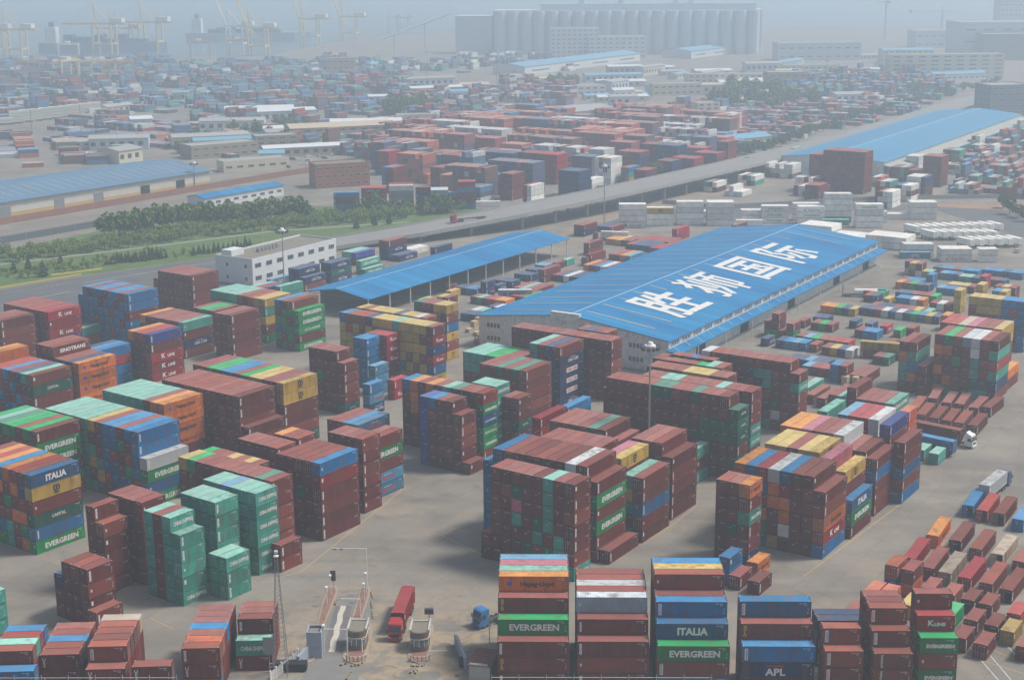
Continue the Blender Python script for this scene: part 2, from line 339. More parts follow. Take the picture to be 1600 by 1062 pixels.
# front stacks facing the camera
F0 = -1.6
C(777, 1001, "mqm Gmmm qmmmm Hmmmmm tmmmmm pmmmmm zbmmmm", "front bay with mint and orange roofs", yaw=F0, th=2.8, L=12.0)
C(901.5, 1001, "mmm mmmm Vmmmm mmmmm wmmmm mmmmm mmmmm", "front bay with grey container", yaw=F0, th=2.84, L=12.0)
C(1027, 1008, "Gvb Immm Pbmmm mmmmm xmmmmm Ymmmmm bbmmmm", "front bay with yellow and blue roofs", yaw=F0, th=2.8, L=12.0)
C(1159.5, 1008.5, "PAm qmmm Pmmmm", "front bay of three blue-topped steps", yaw=F0, L=12.0)
C(1289.5, 1016, "vvm vmmm", "front bay of short steps", yaw=F0, L=6.4); C(1280, 976, "nnn nnn", "navy roof behind the short steps", yaw=F0, L=12.19)
C(1366, 1020, "eex vmmm vmmmm mmmmm mmmmm", "front bay left of crimson lettered one", yaw=F0, L=6.4)
C(1438, 995.5, "GmG KGmG mKmmm", "front bay at the right with green steps", yaw=F0, L=6.4)
C(57, 1022.5, "Umm mmm bmm mmm mmm", "lower-left bay with blue roof", yaw=3, L=6.6, z0=0)
C(-10, 1049, "bmm", "lowest blue container at lower left", yaw=3, L=6.4); C(-14, 1017, "mmmm tmmm rmmm bmmm", "lower-left bay cut by the edge", yaw=3, L=6.6, th=2.7)
C(132.7, 1045, "Umm vmmm mmmm mmmm mmmm ammm", "lower-left bay with tan roof", yaw=2.5, L=6.5, th=2.75)
C(204.7, 1041, "Umm", "single low stub near the rail fence", yaw=2.5, L=6.5)
C(282.7, 1012, "mUb Rmm mmm bmm mmm mmm mmm", "lower bay with orange-red roof", yaw=1.5, L=6.4)
C(368, 1000, "TU mmm mmm xmm", "lower bay with teal front", yaw=1.5)
ST[-1]['L'] = 6.2
# scattered ground rows right of the warehouse
RY = 57
for a in ((1344.4, 484, "y n g o o", "orange and green ground row", S), (1468, 495, "n y b g n w n w m n n", "long ground row with open white doors", S),
          (1433.6, 487, "y m m m n n m", "ground row with tan end", S), (1482.5, 493, "om", "orange box on a maroon one", S), (1452, 488, "t", "small teal box beside the ground row", S),
          (1443, 469, "o w b b", "orange-ended ground row", S), (1464, 463, "g m m m n n", "green-ended ground row", S), (1486, 476, "m w m", "ground trio left of the tan tower", S),
          (1502.4, 454, "YYY", "three-high tan tower", S), (1495, 452, "b b z", "blue trio behind the tan tower", S), (1451.5, 445.6, "n n g m o", "ground row with orange left end", S),
          (1456.3, 430.5, "bb b b b m", "ground row with two-high blue corner", S), (1429, 409, "mw", "maroon over grey by the reefers", S), (1446, 413, "mw ym", "short two-high group by the reefers", S),
          (1470.8, 426.4, "m t y", "maroon, teal and tan trio", S), (1494, 428.5, "m", "single maroon in the far ground rows", S), (1514.8, 430.5, "n b z", "blue trio in the far ground rows", S),
          (1529, 424, "b b b m b b n", "furthest ground row of blues", S), (1541.6, 432, "kk", "crimson two-high in the far rows", S), (1571, 438.8, "n m n n n", "navy row at the right", S),
          (1598, 427, "b b n b b b", "last blue row before the reefers", S), (1523, 448, "m y y y", "tan ground row", S), (1536.8, 445, "Yy", "two-high tan box in the ground rows", S),
          (1587, 450, "mm ym mm", "two-high maroon and tan trio", S), (1572.6, 456, "yy bb", "tan and blue pair before the wall", S), (1548, 436, "t t", "teal pair at the right", S),
          (1259, 536.5, "b z b n", "blue ground row by the slab", S), (1200, 529, "N", "lettered navy box near warehouse canopy", S), (1276.3, 538.5, "m", "single maroon beside the blue row", S),
          (1332.7, 547.5, "w n y m", "ground row of white, navy, tan, maroon", S), (1326, 535, "r r m m g z", "ground row with red roofs", S), (1389, 558.5, "c m", "green and maroon ground pair", S),
          (1290, 568.8, "n n z n n", "navy ground row behind the slab", S), (1308, 578, "m r m z", "ground row with red roof", S), (1323, 572, "mm bb", "two-high maroon box on the apron", S),
          (1352.6, 588, "m m", "low maroon pair on the apron", 12.19), (1240, 506, "mg m mmg mg", "maroon group beside warehouse canopy", S), (1257, 501, "m", "single maroon near the canopy", S),
          (1301, 507.3, "m g m", "ground trio with green middle", S), (1292, 497, "n n", "navy pair behind the green-middle trio", S), (1338, 501.8, "N", "lettered navy single on the apron", S),
          (1363, 506, "n", "navy single on the apron", S), (1370.5, 519, "b b m", "blue and maroon ground trio", S), (1386, 510, "K", "crimson lettered single on the apron", S),
          (1407.5, 516, "g", "green single on the apron", S), (1428, 513, "mm", "two-high maroon single on the apron", S), (1396.5, 535, "m", "maroon single at the ground rows", S),
          (1380.8, 457, "g y r", "green, tan and red trio", S), (1371, 462.5, "n m", "navy and maroon pair by the tank", S), (1390, 467, "y", "tan single right of the tank", S),
          (1270, 527, "m", "maroon single on the apron behind blue row", S), (1604, 472, "bbbbbb brbrnm bbbbbb yynybb yymbyy yymrbm ykkmnm", "blue and tan wall at the right edge", S)):
    C(a[0], a[1], a[2], a[3], L=a[4], yaw=RY, th=2.65)
C(1342, 537, "Ym", "tan lettered container set crosswise", yaw=-20, L=12.19, th=2.65)
# white refrigerated containers
for a, b, c, ph in ((967.5, 319, "WWWL WWWW", "first white stack from the overpass"), (1011, 325, "YWW WWW", "second white stack from the overpass"), (1058, 315, "WWWW WWWW", "third white stack from the overpass"),
             (1105.5, 316, "WWWW WWWW WWWW", "fourth white stack from the overpass"), (1150.5, 343.7, "W", "single white box behind the blue roof"), (1160, 330, "WW WW", "low white pair behind the blue roof"),
             (1191, 321.7, "EEE WWW", "white stack of green-lettered boxes"), (1247.5, 322.5, "LEW WWW", "white stack beside the green-lettered one"), (1290, 302.5, "WWWWt WWWWW", "tallest white stack"),
             (1338.7, 319, "EWWW WWWW", "white stack right of the tallest one"), (1381, 334, "W W", "low white box between stacks"), (1423.7, 316, "WWW WWW WWW", "rightmost white stack before the chassis rows"),
             (1471, 388.7, "WM WW WW", "white pair with red side lettering"), (1531, 389, "WW WW", "white pair right of the lettered one"), (1412.5, 381, "WW WW", "white row left of the lettered pair"),
             (1407, 394, "S", "white row front with blue mark"), (1285, 343, "t", "teal box among white stacks")):
    C(a, b, c, ph, L=12.19 if a not in (1531,) else 7.4, yaw=-2, th=2.7)
C(1316, 348, "WW*6", "flat white group beside the blue roof", yaw=57, ref='R', th=2.7); C(1366, 364, "W W W W W W", "low white group beside the blue roof", yaw=57, ref='R', th=2.7)
C(1431, 365, "WW*7", "ribbed white block by the warehouse end", yaw=57, ref='R', th=2.7)
# between the two blue roofs, and behind the shed
for a, b, c, L, th in ((757.5, 494, "n n n n", S, 2.65), (800, 483, "n n w n", S, 2.65), (742, 490, "t w", S, 2.6), (790, 470, "o o r m t m", S, 2.6), (835, 466, "c g m k", 12.19, 2.6), (870, 424, "mm", 12.19, 2.6), (835, 454, "m m t r", 12.19, 2.6), (925, 436, "n n n n w n m", 12.19, 2.6),
                    (900, 448, "n n", 12.19, 2.6), (955, 418, "m w b m o", 12.19, 2.6), (1010, 408, "kk mm", 12.19, 2.6), (985, 400, "z o m r", 12.19, 2.6), (1050, 380, "m m m k k m", 12.19, 2.6), (1020, 385, "n n n n m", 12.19, 2.6),
                    (700, 465, "m y", S, 2.6), (745, 452, "b b n n y m", S, 2.6), (756, 440, "nn", S, 2.6), (778, 446, "N", S, 2.6), (800, 440, "n n n", S, 2.6), (829, 430, "n n n", S, 2.6), (838, 422, "n n", S, 2.6), (852, 415, "z z", S, 2.6),
                    (871, 411, "m", S, 2.6), (886, 406, "t", S, 2.6), (1150, 352, "mm", 12.19, 2.6), (912, 352, "mn mn", 12.19, 2.6), (920, 380, "mm", 12.19, 2.6), (956, 355, "m n n", 12.19, 2.6), (1058, 358, "kk", 12.19, 2.6),
                    (1065, 392, "m m m k k m", 12.19, 2.6), (1000, 378, "m m y o o", 12.19, 2.6), (1090, 386, "n n m m m m", 12.19, 2.6), (705, 455, "y", S, 2.6), (662, 468, "y", S, 2.6)):
    C(a, b, c, '', L=L, yaw=57, th=th)
for a, b, c, ph, ref in ((549, 403, "NCN nnn", "navy lettered stack behind the office", 'R'), (500, 412, "NNm nnm", "navy lettered stack touching the office", 'R'), (509.5, 425, "Nm", "lower navy lettered stack", 'R'),
                      (457.5, 428, "S", "light blue lettered box before the office", 'R'), (586, 387.5, "im tm tm", "blue-topped row behind the office", 'R'),
                      (594, 400, "TT", "pale green lettered pair behind the shed", 'R'), (601, 412.5, "T", "pale green single behind the shed", 'R'), (635.5, 369.5, "mNn mnn", "maroon over navy stack by the road", 'R'),
                      (652.5, 392, "N n", "low navy box by the road", 'R'), (707, 379.5, "nm", "navy over maroon by the shed", 'R'), (665, 384, "W W", "white boxes behind the shed roof", 'R')):
    C(a, b, c, ph, ref=ref, yaw=57, th=2.65)
C(777.5, 456, "W", "", yaw=0); ST.pop()
# beyond the road: stacks with their sides to the camera
for a, b, c, ph, L in ((521, 301, "bmzb bmzb", "blue-roofed stack by the brick building", 12.19), (564, 294, "uuum rrmm rrmm krmm", "red lettered stack beyond the road", 12.19), (607, 290, "LVVm mmmm mmmm mmmm", "white-topped stack beyond the road", 12.19),
                    (649, 292.5, "mnnm mmm mmm", "short stack behind young trees", S*1.3), (673, 297, "Vmmm Vmmm Vmmm Vmmm", "grey-roofed row beyond the road", S*1.4), (695, 301, "zmm mmm", "stub beyond the road", S*1.3), (716, 284, "kSmmz kmmmm mmmmm", "light blue marked stack beyond the road", S*1.4),
                    (741, 315, "W", "pale box on the road edge", 12.19)):
    C(a, b, c, ph, L=L, yaw=3, th=2.7)
# stacks across the overpass
for a, b, c in ((614, 262, "mmmmm*2 bbbbb"), (607, 237, "kkkkk*3 nnnnn"), (690, 262, "mmmm*3"), (755, 268, "mmm*3"), (860, 250, "kmmm*4 nnnn*3"), (800, 272, "mmmmm*3"), (905, 268, "nnnnn*5"), (870, 242, "kkkkkk*4 mnnnnn*6"), (955, 247, "WWWWWW WWbWWW ytWWWW WWWWWW"),
                (983, 262, "btyy rbmm"), (1010, 266, "mnnn kmmm mmmm"), (925, 280, "WWW WWW"), (830, 290, "WWWW kkkk"), (1000, 238, "mnnn mmmm mmmm mmmm*3"), (1060, 228, "nnnnn*6 mmmmm*4"), (1100, 232, "kmm mmm kkm rrm mmm*5"), (1138, 222, "mmmmm*3"),
                (1050, 252, "nnn mmn mmm mrm"), (1085, 248, "kmm rmm nmm rrm*3"), (1120, 240, "rmm nmm kmm rrm*3"), (740, 245, "mnn~*9"), (800, 240, "nnn~*10"), (1352, 238, "mmmmmmmm*9 mmmmmmm*3"), (1345, 263, "www www mww ~~w*4"), (1280, 258, "WW WW mm mm"), (1330, 272, "mtt mm~ mmt ~mm ~~~"),
                (1420, 262, "mmm ttm ~~~ ~~~"), (1472, 245, "mmmmmm*4 mmm*3"), (1447, 277, "nnmm Wwww wmmm ww~~"), (1391, 284, "tmmm wmmm ~~~~"), (1280, 290, "mmm mmm ~~~"), (1328, 250, "WW WW WW mm mm WW"), (1500, 235, "ttt ttt mmm mmm")):
    C(a, b, c, '', yaw=57, th=2.7)
for a, b, c in ((1330, 266, "WWW WWW mWW WWW WmW WWW WWW WWW"), (1285, 276, "mWW WmW mmW WWW WWm"), (1283, 293, "mm Wm mW Wm WW mm"), (1180, 275, "Wt tm mW WW"), (1200, 255, "WW WW WW Wm"), (1160, 300, "W W WW W"), (1120, 285, "Wm mW tW"), (1395, 300, "WWW WWm mWW"), (1420, 290, "WmW WWW bmW")):
    C(a, b, c, '', yaw=57, th=2.7)
for a, b, c in ((1287, 281, "WW WW WW"), (1240, 318, "WWW WWW"), (1075, 330, "W W"), (1345, 330, "WW W")):
    C(a, b, c, '', yaw=-2, th=2.7)
# fields of stacks too far away to list one by one: corner pixels on the ground, heading, tiers, density, colours
FIELDS = [
    (((0, 215), (330, 235), (560, 175), (300, 150), (0, 160)), 57, 1, 2, 0.42, 'mmmnnnbbtkzwo', 12.19),
    (((0, 170), (420, 170), (620, 130), (420, 118), (0, 118)), 57, 1, 4, 0.5, 'mmmnnbbztkzwz', 12.19),
    (((300, 205), (700, 175), (640, 120), (330, 130)), 57, 1, 4, 0.5, 'mmmnnbbztkzk', 12.19),
    (((500, 225), (600, 258), (900, 200), (700, 168), (560, 205)), 57, 2, 4, 0.7, 'mmmknnbtzmkw', 12.19),
    (((590, 262), (640, 285), (760, 318), (900, 290), (1140, 235), (1165, 200), (900, 188), (760, 200), (640, 225)), 57, 3, 6, 0.93, 'mmmRknnbRmkwRn', 12.19),
    (((840, 208), (1250, 212), (1390, 178), (1420, 150), (1230, 172), (1000, 190)), 57, 1, 2, 0.5, 'mmmknbtzrkw', S),
    (((1000, 195), (1170, 240), (1420, 180), (1500, 145), (1300, 130)), 57, 1, 2, 0.42, 'mmmknbtzrkw', S),
    (((1230, 160), (1500, 150), (1440, 118), (1230, 128)), 57, 3, 5, 0.75, 'mmnbztnbm', 12.19),
    (((1480, 300), (1640, 330), (1640, 205), (1590, 210), (1480, 270)), 57, 1, 3, 0.5, 'mmmnbtzrkmw', 12.19),
    (((1440, 300), (1600, 310), (1600, 285), (1480, 285)), 57, 1, 1, 0.3, 'mnm', 12.19),
    (((650, 175), (900, 165), (900, 135), (700, 140)), 57, 2, 4, 0.5, 'mmmnbkw', 12.19),
    (((0, 128), (330, 122), (420, 100), (0, 100)), 57, 1, 4, 0.5, 'nnbbmztb', 12.19),
    (((400, 130), (640, 118), (560, 95), (420, 100)), 57, 1, 3, 0.4, 'nnbbmztb', 12.19),
    (((1225, 600), (1380, 595), (1500, 505), (1600, 452), (1560, 425), (1420, 430), (1330, 485), (1215, 545)), 57, 1, 1, 0.5, 'mnbtgmzorm', S),
    (((1120, 325), (1190, 300), (1300, 262), (1250, 248), (1150, 285)), 57, 1, 3, 0.45, 'WWWmtW', 12.19),
    (((1225, 300), (1420, 302), (1450, 265), (1340, 268)), 57, 2, 4, 0.7, 'WWWmtWk', 12.19),
    (((1380, 400), (1560, 405), (1600, 372), (1420, 366)), -2, 1, 1, 0.25, 'W', 12.19),
    (((0, 262), (110, 262), (330, 246), (440, 212), (300, 203), (0, 218)), 20, 1, 2, 0.5, 'mmnnbbtkRow', 12.19),
    (((560, 250), (500, 228), (440, 222), (520, 196), (640, 215)), 57, 1, 3, 0.5, 'mknbRt', 12.19),
    (((330, 262), (480, 262), (480, 240), (360, 240)), 40, 1, 2, 0.3, 'mknbt', S),
    (((1010, 190), (1230, 200), (1420, 150), (1440, 120), (1150, 125)), 57, 1, 3, 0.3, 'mnbWRtk', 12.19),
    (((1440, 282), (1600, 300), (1600, 230), (1500, 235)), 57, 1, 3, 0.55, 'mWnbtRkm', 12.19),
    (((480, 118), (900, 112), (860, 92), (500, 94)), 57, 1, 3, 0.35, 'nbWmzt', 12.19),
]
# ------------------------------------------------------------------ place the stacks, nudging apart the ones that touch
def stack_base(s):
    p = at(s['px'], s['py'], s['z0']+len(s['cols'][0])*s['th'])
    cu, su = math.cos(s['yaw']), math.sin(s['yaw'])
    x, y = p.x, p.y
    if s['ref'] == 'R': x -= cu*s['L']; y -= su*s['L']
    s['o'] = [x, y]; s['w'] = len(s['cols'])*2.5
for s in ST: stack_base(s)
def corners(s):
    cu, su, L, w, (x, y) = math.cos(s['yaw']), math.sin(s['yaw']), s['L'], s['w'], s['o']
    return [(x, y), (x+cu*L, y+su*L), (x+cu*L-su*w, y+su*L+cu*w), (x-su*w, y+cu*w)]
def sat(A, B):
    best = None
    for P in (A, B):
        for i in range(2):
            ax = (P[i+1][0]-P[i][0], P[i+1][1]-P[i][1]); l = math.hypot(*ax); ax = (ax[0]/l, ax[1]/l)
            a = [q[0]*ax[0]+q[1]*ax[1] for q in A]; b = [q[0]*ax[0]+q[1]*ax[1] for q in B]
            o = min(max(a), max(b))-max(min(a), min(b))
            if o <= 0: return None
            if best is None or o < best[0]:
                sg = 1 if sum(a) > sum(b) else -1
                best = (o, ax[0]*sg, ax[1]*sg)
    return best
for rnd_ in range(4):
    for i in range(len(ST)):
        for j in range(i):
            a, b = ST[i], ST[j]
            if abs(a['o'][0]-b['o'][0])+abs(a['o'][1]-b['o'][1]) > 90: continue
            k = sat(corners(a), corners(b))
            if k:
                far, sg = (a, 1) if a['o'][1] > b['o'][1] else (b, -1)
                far['o'][0] += sg*k[1]*(k[0]+.05); far['o'][1] += sg*k[2]*(k[0]+.05)
# every container as (x, y, z, yaw, length, height, code, stack, column, tier from top)
CN = []
for si, s in enumerate(ST):
    cu, su = math.cos(s['yaw']), math.sin(s['yaw'])
    for c, col in enumerate(s['cols']):
        jit = random.uniform(-.06, .06)
        x = s['o'][0]-su*(c*2.5+.03)+cu*jit; y = s['o'][1]+cu*(c*2.5+.03)+su*jit
        for t, code in enumerate(col):
            z = s['z0']+(len(col)-1-t)*s['th']
            CN.append((x, y, z, s['yaw'], s['L']-.1, s['th']-.07, code, si, c, t))
ROOF_TINT = (0.46, 0.39, 0.36)
def mix(a, b, f): return tuple(x*(1-f)+y*f for x, y in zip(a, b))
def in_poly(p, P):
    r = False
    for i in range(len(P)):
        a, b = P[i], P[i-1]
        if (a[1] > p[1]) != (b[1] > p[1]) and p[0] < (b[0]-a[0])*(p[1]-a[1])/(b[1]-a[1])+a[0]: r = not r
    return r
FC = []                                              # far containers
for quad, yw, t0, t1, dens, pal, L in FIELDS:
    if not dens: continue
    P = [at(a, b)[:2] for a, b in quad]; a = R(yw); cu, su = math.cos(a), math.sin(a)
    U = [(x*cu+y*su, -x*su+y*cu) for x, y in P]
    u0, u1 = min(p[0] for p in U), max(p[0] for p in U); v0, v1 = min(p[1] for p in U), max(p[1] for p in U)
    u = u0; row = 0
    while u < u1:
        v = v0+random.uniform(0, 10)
        while v < v1:
            n = random.randint(3, 12) if dens < .9 else random.randint(9, 18)
            if random.random() < dens:
                base = random.randint(t0, t1); pc = random.choice(pal)
                for k in range(n):
                    vv = v+k*2.55
                    if in_poly((u+L/2, vv), U):
                        h = max(1, base+random.choice((0, 0, 0, -1, -1, 1 if t1 > 2 else 0) if dens < .9 else (0, 0, 0, 0, 0, -1)))
                        for t in range(h):
                            cc = pc if random.random() < (.45 if dens < .9 else .78) else random.choice(pal)
                            FC.append((u*cu-vv*su, u*su+vv*cu, t*2.62, a, L-.15, 2.58, cc))
            v += n*2.55+random.choice((0.5, 1, 4, 9))
        u += L+.4; row += 1
        if row % 2 == 0: u += random.choice((7, 12, 16)) if dens < .9 else random.choice((1, 2, 9))
# nothing may stand inside the warehouses, and fields give way to the listed stacks
HALLS = [(45.6, 425.4, 57.9, 186, 68), (-48.5, 497, 57.2, 134, 1), (203.4, 820, 58, 300, 61), (-262, 675, 54.1, 170, 64), (-96.7, 552.4, 58, 50, 19)]
def inside(x, y, m_=2.0):
    for a, b, yw, L, W in HALLS:
        c, s = math.cos(R(yw)), math.sin(R(yw)); u = (x-a)*c+(y-b)*s; v = -(x-a)*s+(y-b)*c
        if -m_ < u < L+m_ and -m_ < v < W+m_: return True
    return False
def mid(c): return (c[0]+math.cos(c[3])*c[4]/2-math.sin(c[3])*1.2, c[1]+math.sin(c[3])*c[4]/2+math.cos(c[3])*1.2)
CN = [c for c in CN if not inside(*mid(c), 1.0)]
occ = set()
for c in CN:
    for f in (0, .33, .66, 1): occ.add((int((c[0]+math.cos(c[3])*c[4]*f)//4), int((c[1]+math.sin(c[3])*c[4]*f)//4)))
def free(c):
    if inside(*mid(c), 4): return False
    for f in (0, .33, .66, 1):
        i, j = int((c[0]+math.cos(c[3])*c[4]*f)//4), int((c[1]+math.sin(c[3])*c[4]*f)//4)
        if any((i+a, j+b) in occ for a in (-1, 0, 1) for b in (-1, 0, 1)): return False
    return True
FC = [c for c in FC if free(c)]
# which containers show largest from the camera
bv, bf, own = [], [], []
def bvbox(x, y, z, yaw, L, W, h, idx):
    cu, su = math.cos(yaw), math.sin(yaw); i = len(bv)
    P = [(x, y), (x+cu*L, y+su*L), (x+cu*L-su*W, y+su*L+cu*W), (x-su*W, y+cu*W)]
    bv.extend([(a, b, z) for a, b in P]+[(a, b, z+h) for a, b in P])
    for q in ((0, 1, 5, 4), (1, 2, 6, 5), (2, 3, 7, 6), (3, 0, 4, 7), (4, 5, 6, 7)):
        bf.append(tuple(i+k for k in q)); own.append(idx)
for i, c in enumerate(CN): bvbox(c[0], c[1], c[2], c[3], c[4], 2.44, c[5], i)
bvbox(45.6, 425.4, 0, R(57.8), 185, 66, 10, -1); bvbox(-48.5, 497, 6, R(57.2), 133, 27, 1, -1)
tree = BVHTree.FromPolygons(bv, bf)
hits = {}
org = Vector((0, 0, CH))
for iy in range(150, 532):
    for ix in range(0, 800):
        px, py = ix*2+1, iy*2+1
        X = (px-800)/CF; Y = -(py-531)/CF
        X, Y = X*math.cos(CR)+Y*math.sin(CR), -X*math.sin(CR)+Y*math.cos(CR)
        h = tree.ray_cast(org, Vector((X, math.cos(CP)+Y*math.sin(CP), -math.sin(CP)+Y*math.cos(CP))))
        if h[2] is not None and own[h[2]] >= 0: hits[own[h[2]]] = hits.get(own[h[2]], 0)+1
rank = sorted((i for i in hits if ST[CN[i][7]]['ph']), key=lambda i: -hits[i])
BIG = set(rank[:298])
# print('visible containers', len(hits), 'smallest kept', hits[rank[min(297, len(rank)-1)]], 'far', len(FC))
# ------------------------------------------------------------------ container parts (mesh data shared between copies)
def cmat(key, v):
    f = (0.80, 1.0, 1.22)[v]; b = tuple(q*f for q in COL[key])
    rust = (0.13, 0.062, 0.035) if key not in 'wWV' else (0.25, 0.17, 0.11)
    return M('paint_%s_%d' % (key, v), b, rough=0.62, noise=0.34 if key not in 'wW' else .10, scale=0.3, dirt=rust, dirt_amt=0.6 if key in 'tz' else .18 if key in 'wWV' else 0.7, world=True, streak=True, spec=0.25)
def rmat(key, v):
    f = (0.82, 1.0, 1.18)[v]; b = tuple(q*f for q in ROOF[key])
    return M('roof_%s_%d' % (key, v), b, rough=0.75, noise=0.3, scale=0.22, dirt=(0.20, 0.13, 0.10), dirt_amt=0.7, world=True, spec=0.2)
_CM = {}
def ribs(mb, x0, x1, z0, z1, y, out, pitch=0.28, d=0.035, axis='x', m=0):
    """one corrugated panel; out is the sign of its outward side"""
    n = max(2, int(round((x1-x0)/pitch))); st = (x1-x0)/n; pts = []
    for k in range(n):
        a = x0+k*st; pts += [(a, y), (a+st*.36, y), (a+st*.5, y-out*d), (a+st*.86, y-out*d)]
    pts.append((x1, y)); i = len(mb.v)
    for a, b in pts:
        for z in (z0, z1): mb.v.append((a, b, z) if axis == 'x' else (b, a, z))
    for k in range(len(pts)-1): mb.f.append((i+2*k, i+2*k+2, i+2*k+3, i+2*k+1)); mb.m.append(m)
def cmesh(kind, L, h, flip=0):
    key = (kind, L, h, flip)
    if key in _CM: return _CM[key]
    mb = MB(); W = 2.44
    if kind == 'walls':
        ribs(mb, .16, L-.16, .15, h-.1, .03, -1); ribs(mb, .16, L-.16, .15, h-.1, W-.03, 1)
        ribs(mb, .16, W-.16, .15, h-.1, (L-.03) if not flip else .03, 1 if not flip else -1, axis='y')
    elif kind == 'frame':
        for x in (0, L-.16):
            for y in (0, W-.16): mb.box(x, y, 0, x+.16, y+.16, h)
        for y in (0, W-.07): mb.box(.16, y, .02, L-.16, y+.07, .17); mb.box(.16, y, h-.12, L-.16, y+.07, h-.03)
        for x in (0.0, L-.09): mb.box(x, .16, .02, x+.09, W-.16, .17); mb.box(x, .16, h-.13, x+.09, W-.16, h-.02)
        mb.box(.16, .07, .03, L-.16, W-.07, .06)
    elif kind == 'roof':
        n = int(round((L-.3)/.28)); st = (L-.3)/n; pts = []
        for k in range(n): a = .15+k*st; pts += [(a, h-.015), (a+st*.4, h-.015), (a+st*.5, h-.05), (a+st*.9, h-.05)]
        pts.append((L-.15, h-.015)); i = len(mb.v)
        for a, z in pts: mb.v += [(a, .07, z), (a, W-.07, z)]
        for k in range(len(pts)-1): mb.f.append((i+2*k, i+2*k+2, i+2*k+3, i+2*k+1)); mb.m.append(0)
    elif kind in ('doorA', 'doorB'):
        y0, y1 = (.17, W/2-.01) if kind == 'doorA' else (W/2+.01, W-.17)
        xa, xb = (.02, .07) if not flip else (L-.07, L-.02); xo = -0.012 if not flip else L+.012
        mb.box(xa, y0, .17, xb, y1, h-.13)
        for z in (.5, h*.5, h-.5): mb.box(min(xa, xo+.01), y0+.03, z-.035, max(xb, xo-.01), y1-.03, z+.035)
        for f in (.28, .72):
            y = y0+(y1-y0)*f; mb.tube((xo, y, .1), (xo, y, h-.08), .022, 5, 1)
            mb.box(min(xo, xa)-.01, y-.06, 1.05, max(xo, xb)+.01, y+.22, 1.1, 1)
    _CM[key] = mb; return mb
_MD = {}
def shared(kind, L, h, flip, mats, name):
    """an object whose mesh data is shared; its materials sit on the object"""
    key = (kind, L, h, flip)
    if key not in _MD:
        mb = cmesh(*key); me = bpy.data.meshes.new(name); me.from_pydata(mb.v, [], mb.f)
        for q in mats: me.materials.append(q)
        me.polygons.foreach_set('material_index', mb.m); me.update(); _MD[key] = me
    o = bpy.data.objects.new(name, _MD[key]); sc.collection.objects.link(o)
    for k, q in enumerate(mats): o.material_slots[k].link = 'OBJECT'; o.material_slots[k].material = q
    return o
steel = M('galvanised_steel', (0.38, 0.38, 0.38), rough=.5)
LW = M('lettering_white', (0.66, 0.66, 0.64), rough=.6, noise=.1, scale=1.2, world=True); LB = M('lettering_black', (0.02, 0.02, 0.022), rough=.6)
LY = M('lettering_yellow', (0.62, 0.45, 0.08), rough=.6); LR = M('lettering_red', (0.5, 0.03, 0.04), rough=.6); LN = M('lettering_blue', (0.03, 0.10, 0.42), rough=.6)
LG = M('lettering_green', (0.02, 0.26, 0.12), rough=.6); LO = M('lettering_orange', (0.6, 0.22, 0.03), rough=.6)
LCOL = [(.62, .62, .6), (.02, .02, .02), (.6, .42, .07), (.5, .03, .04), (.03, .1, .42), (.02, .26, .12), (.6, .22, .03)]
LMATS = [LW, LB, LY, LR, LN, LG, LO]
CODES = ['TRLU', 'TEXU', 'CAXU', 'FCIU', 'GESU', 'CRXU', 'TGHU', 'INKU', 'UESU', 'HDMU']
_LM = {}
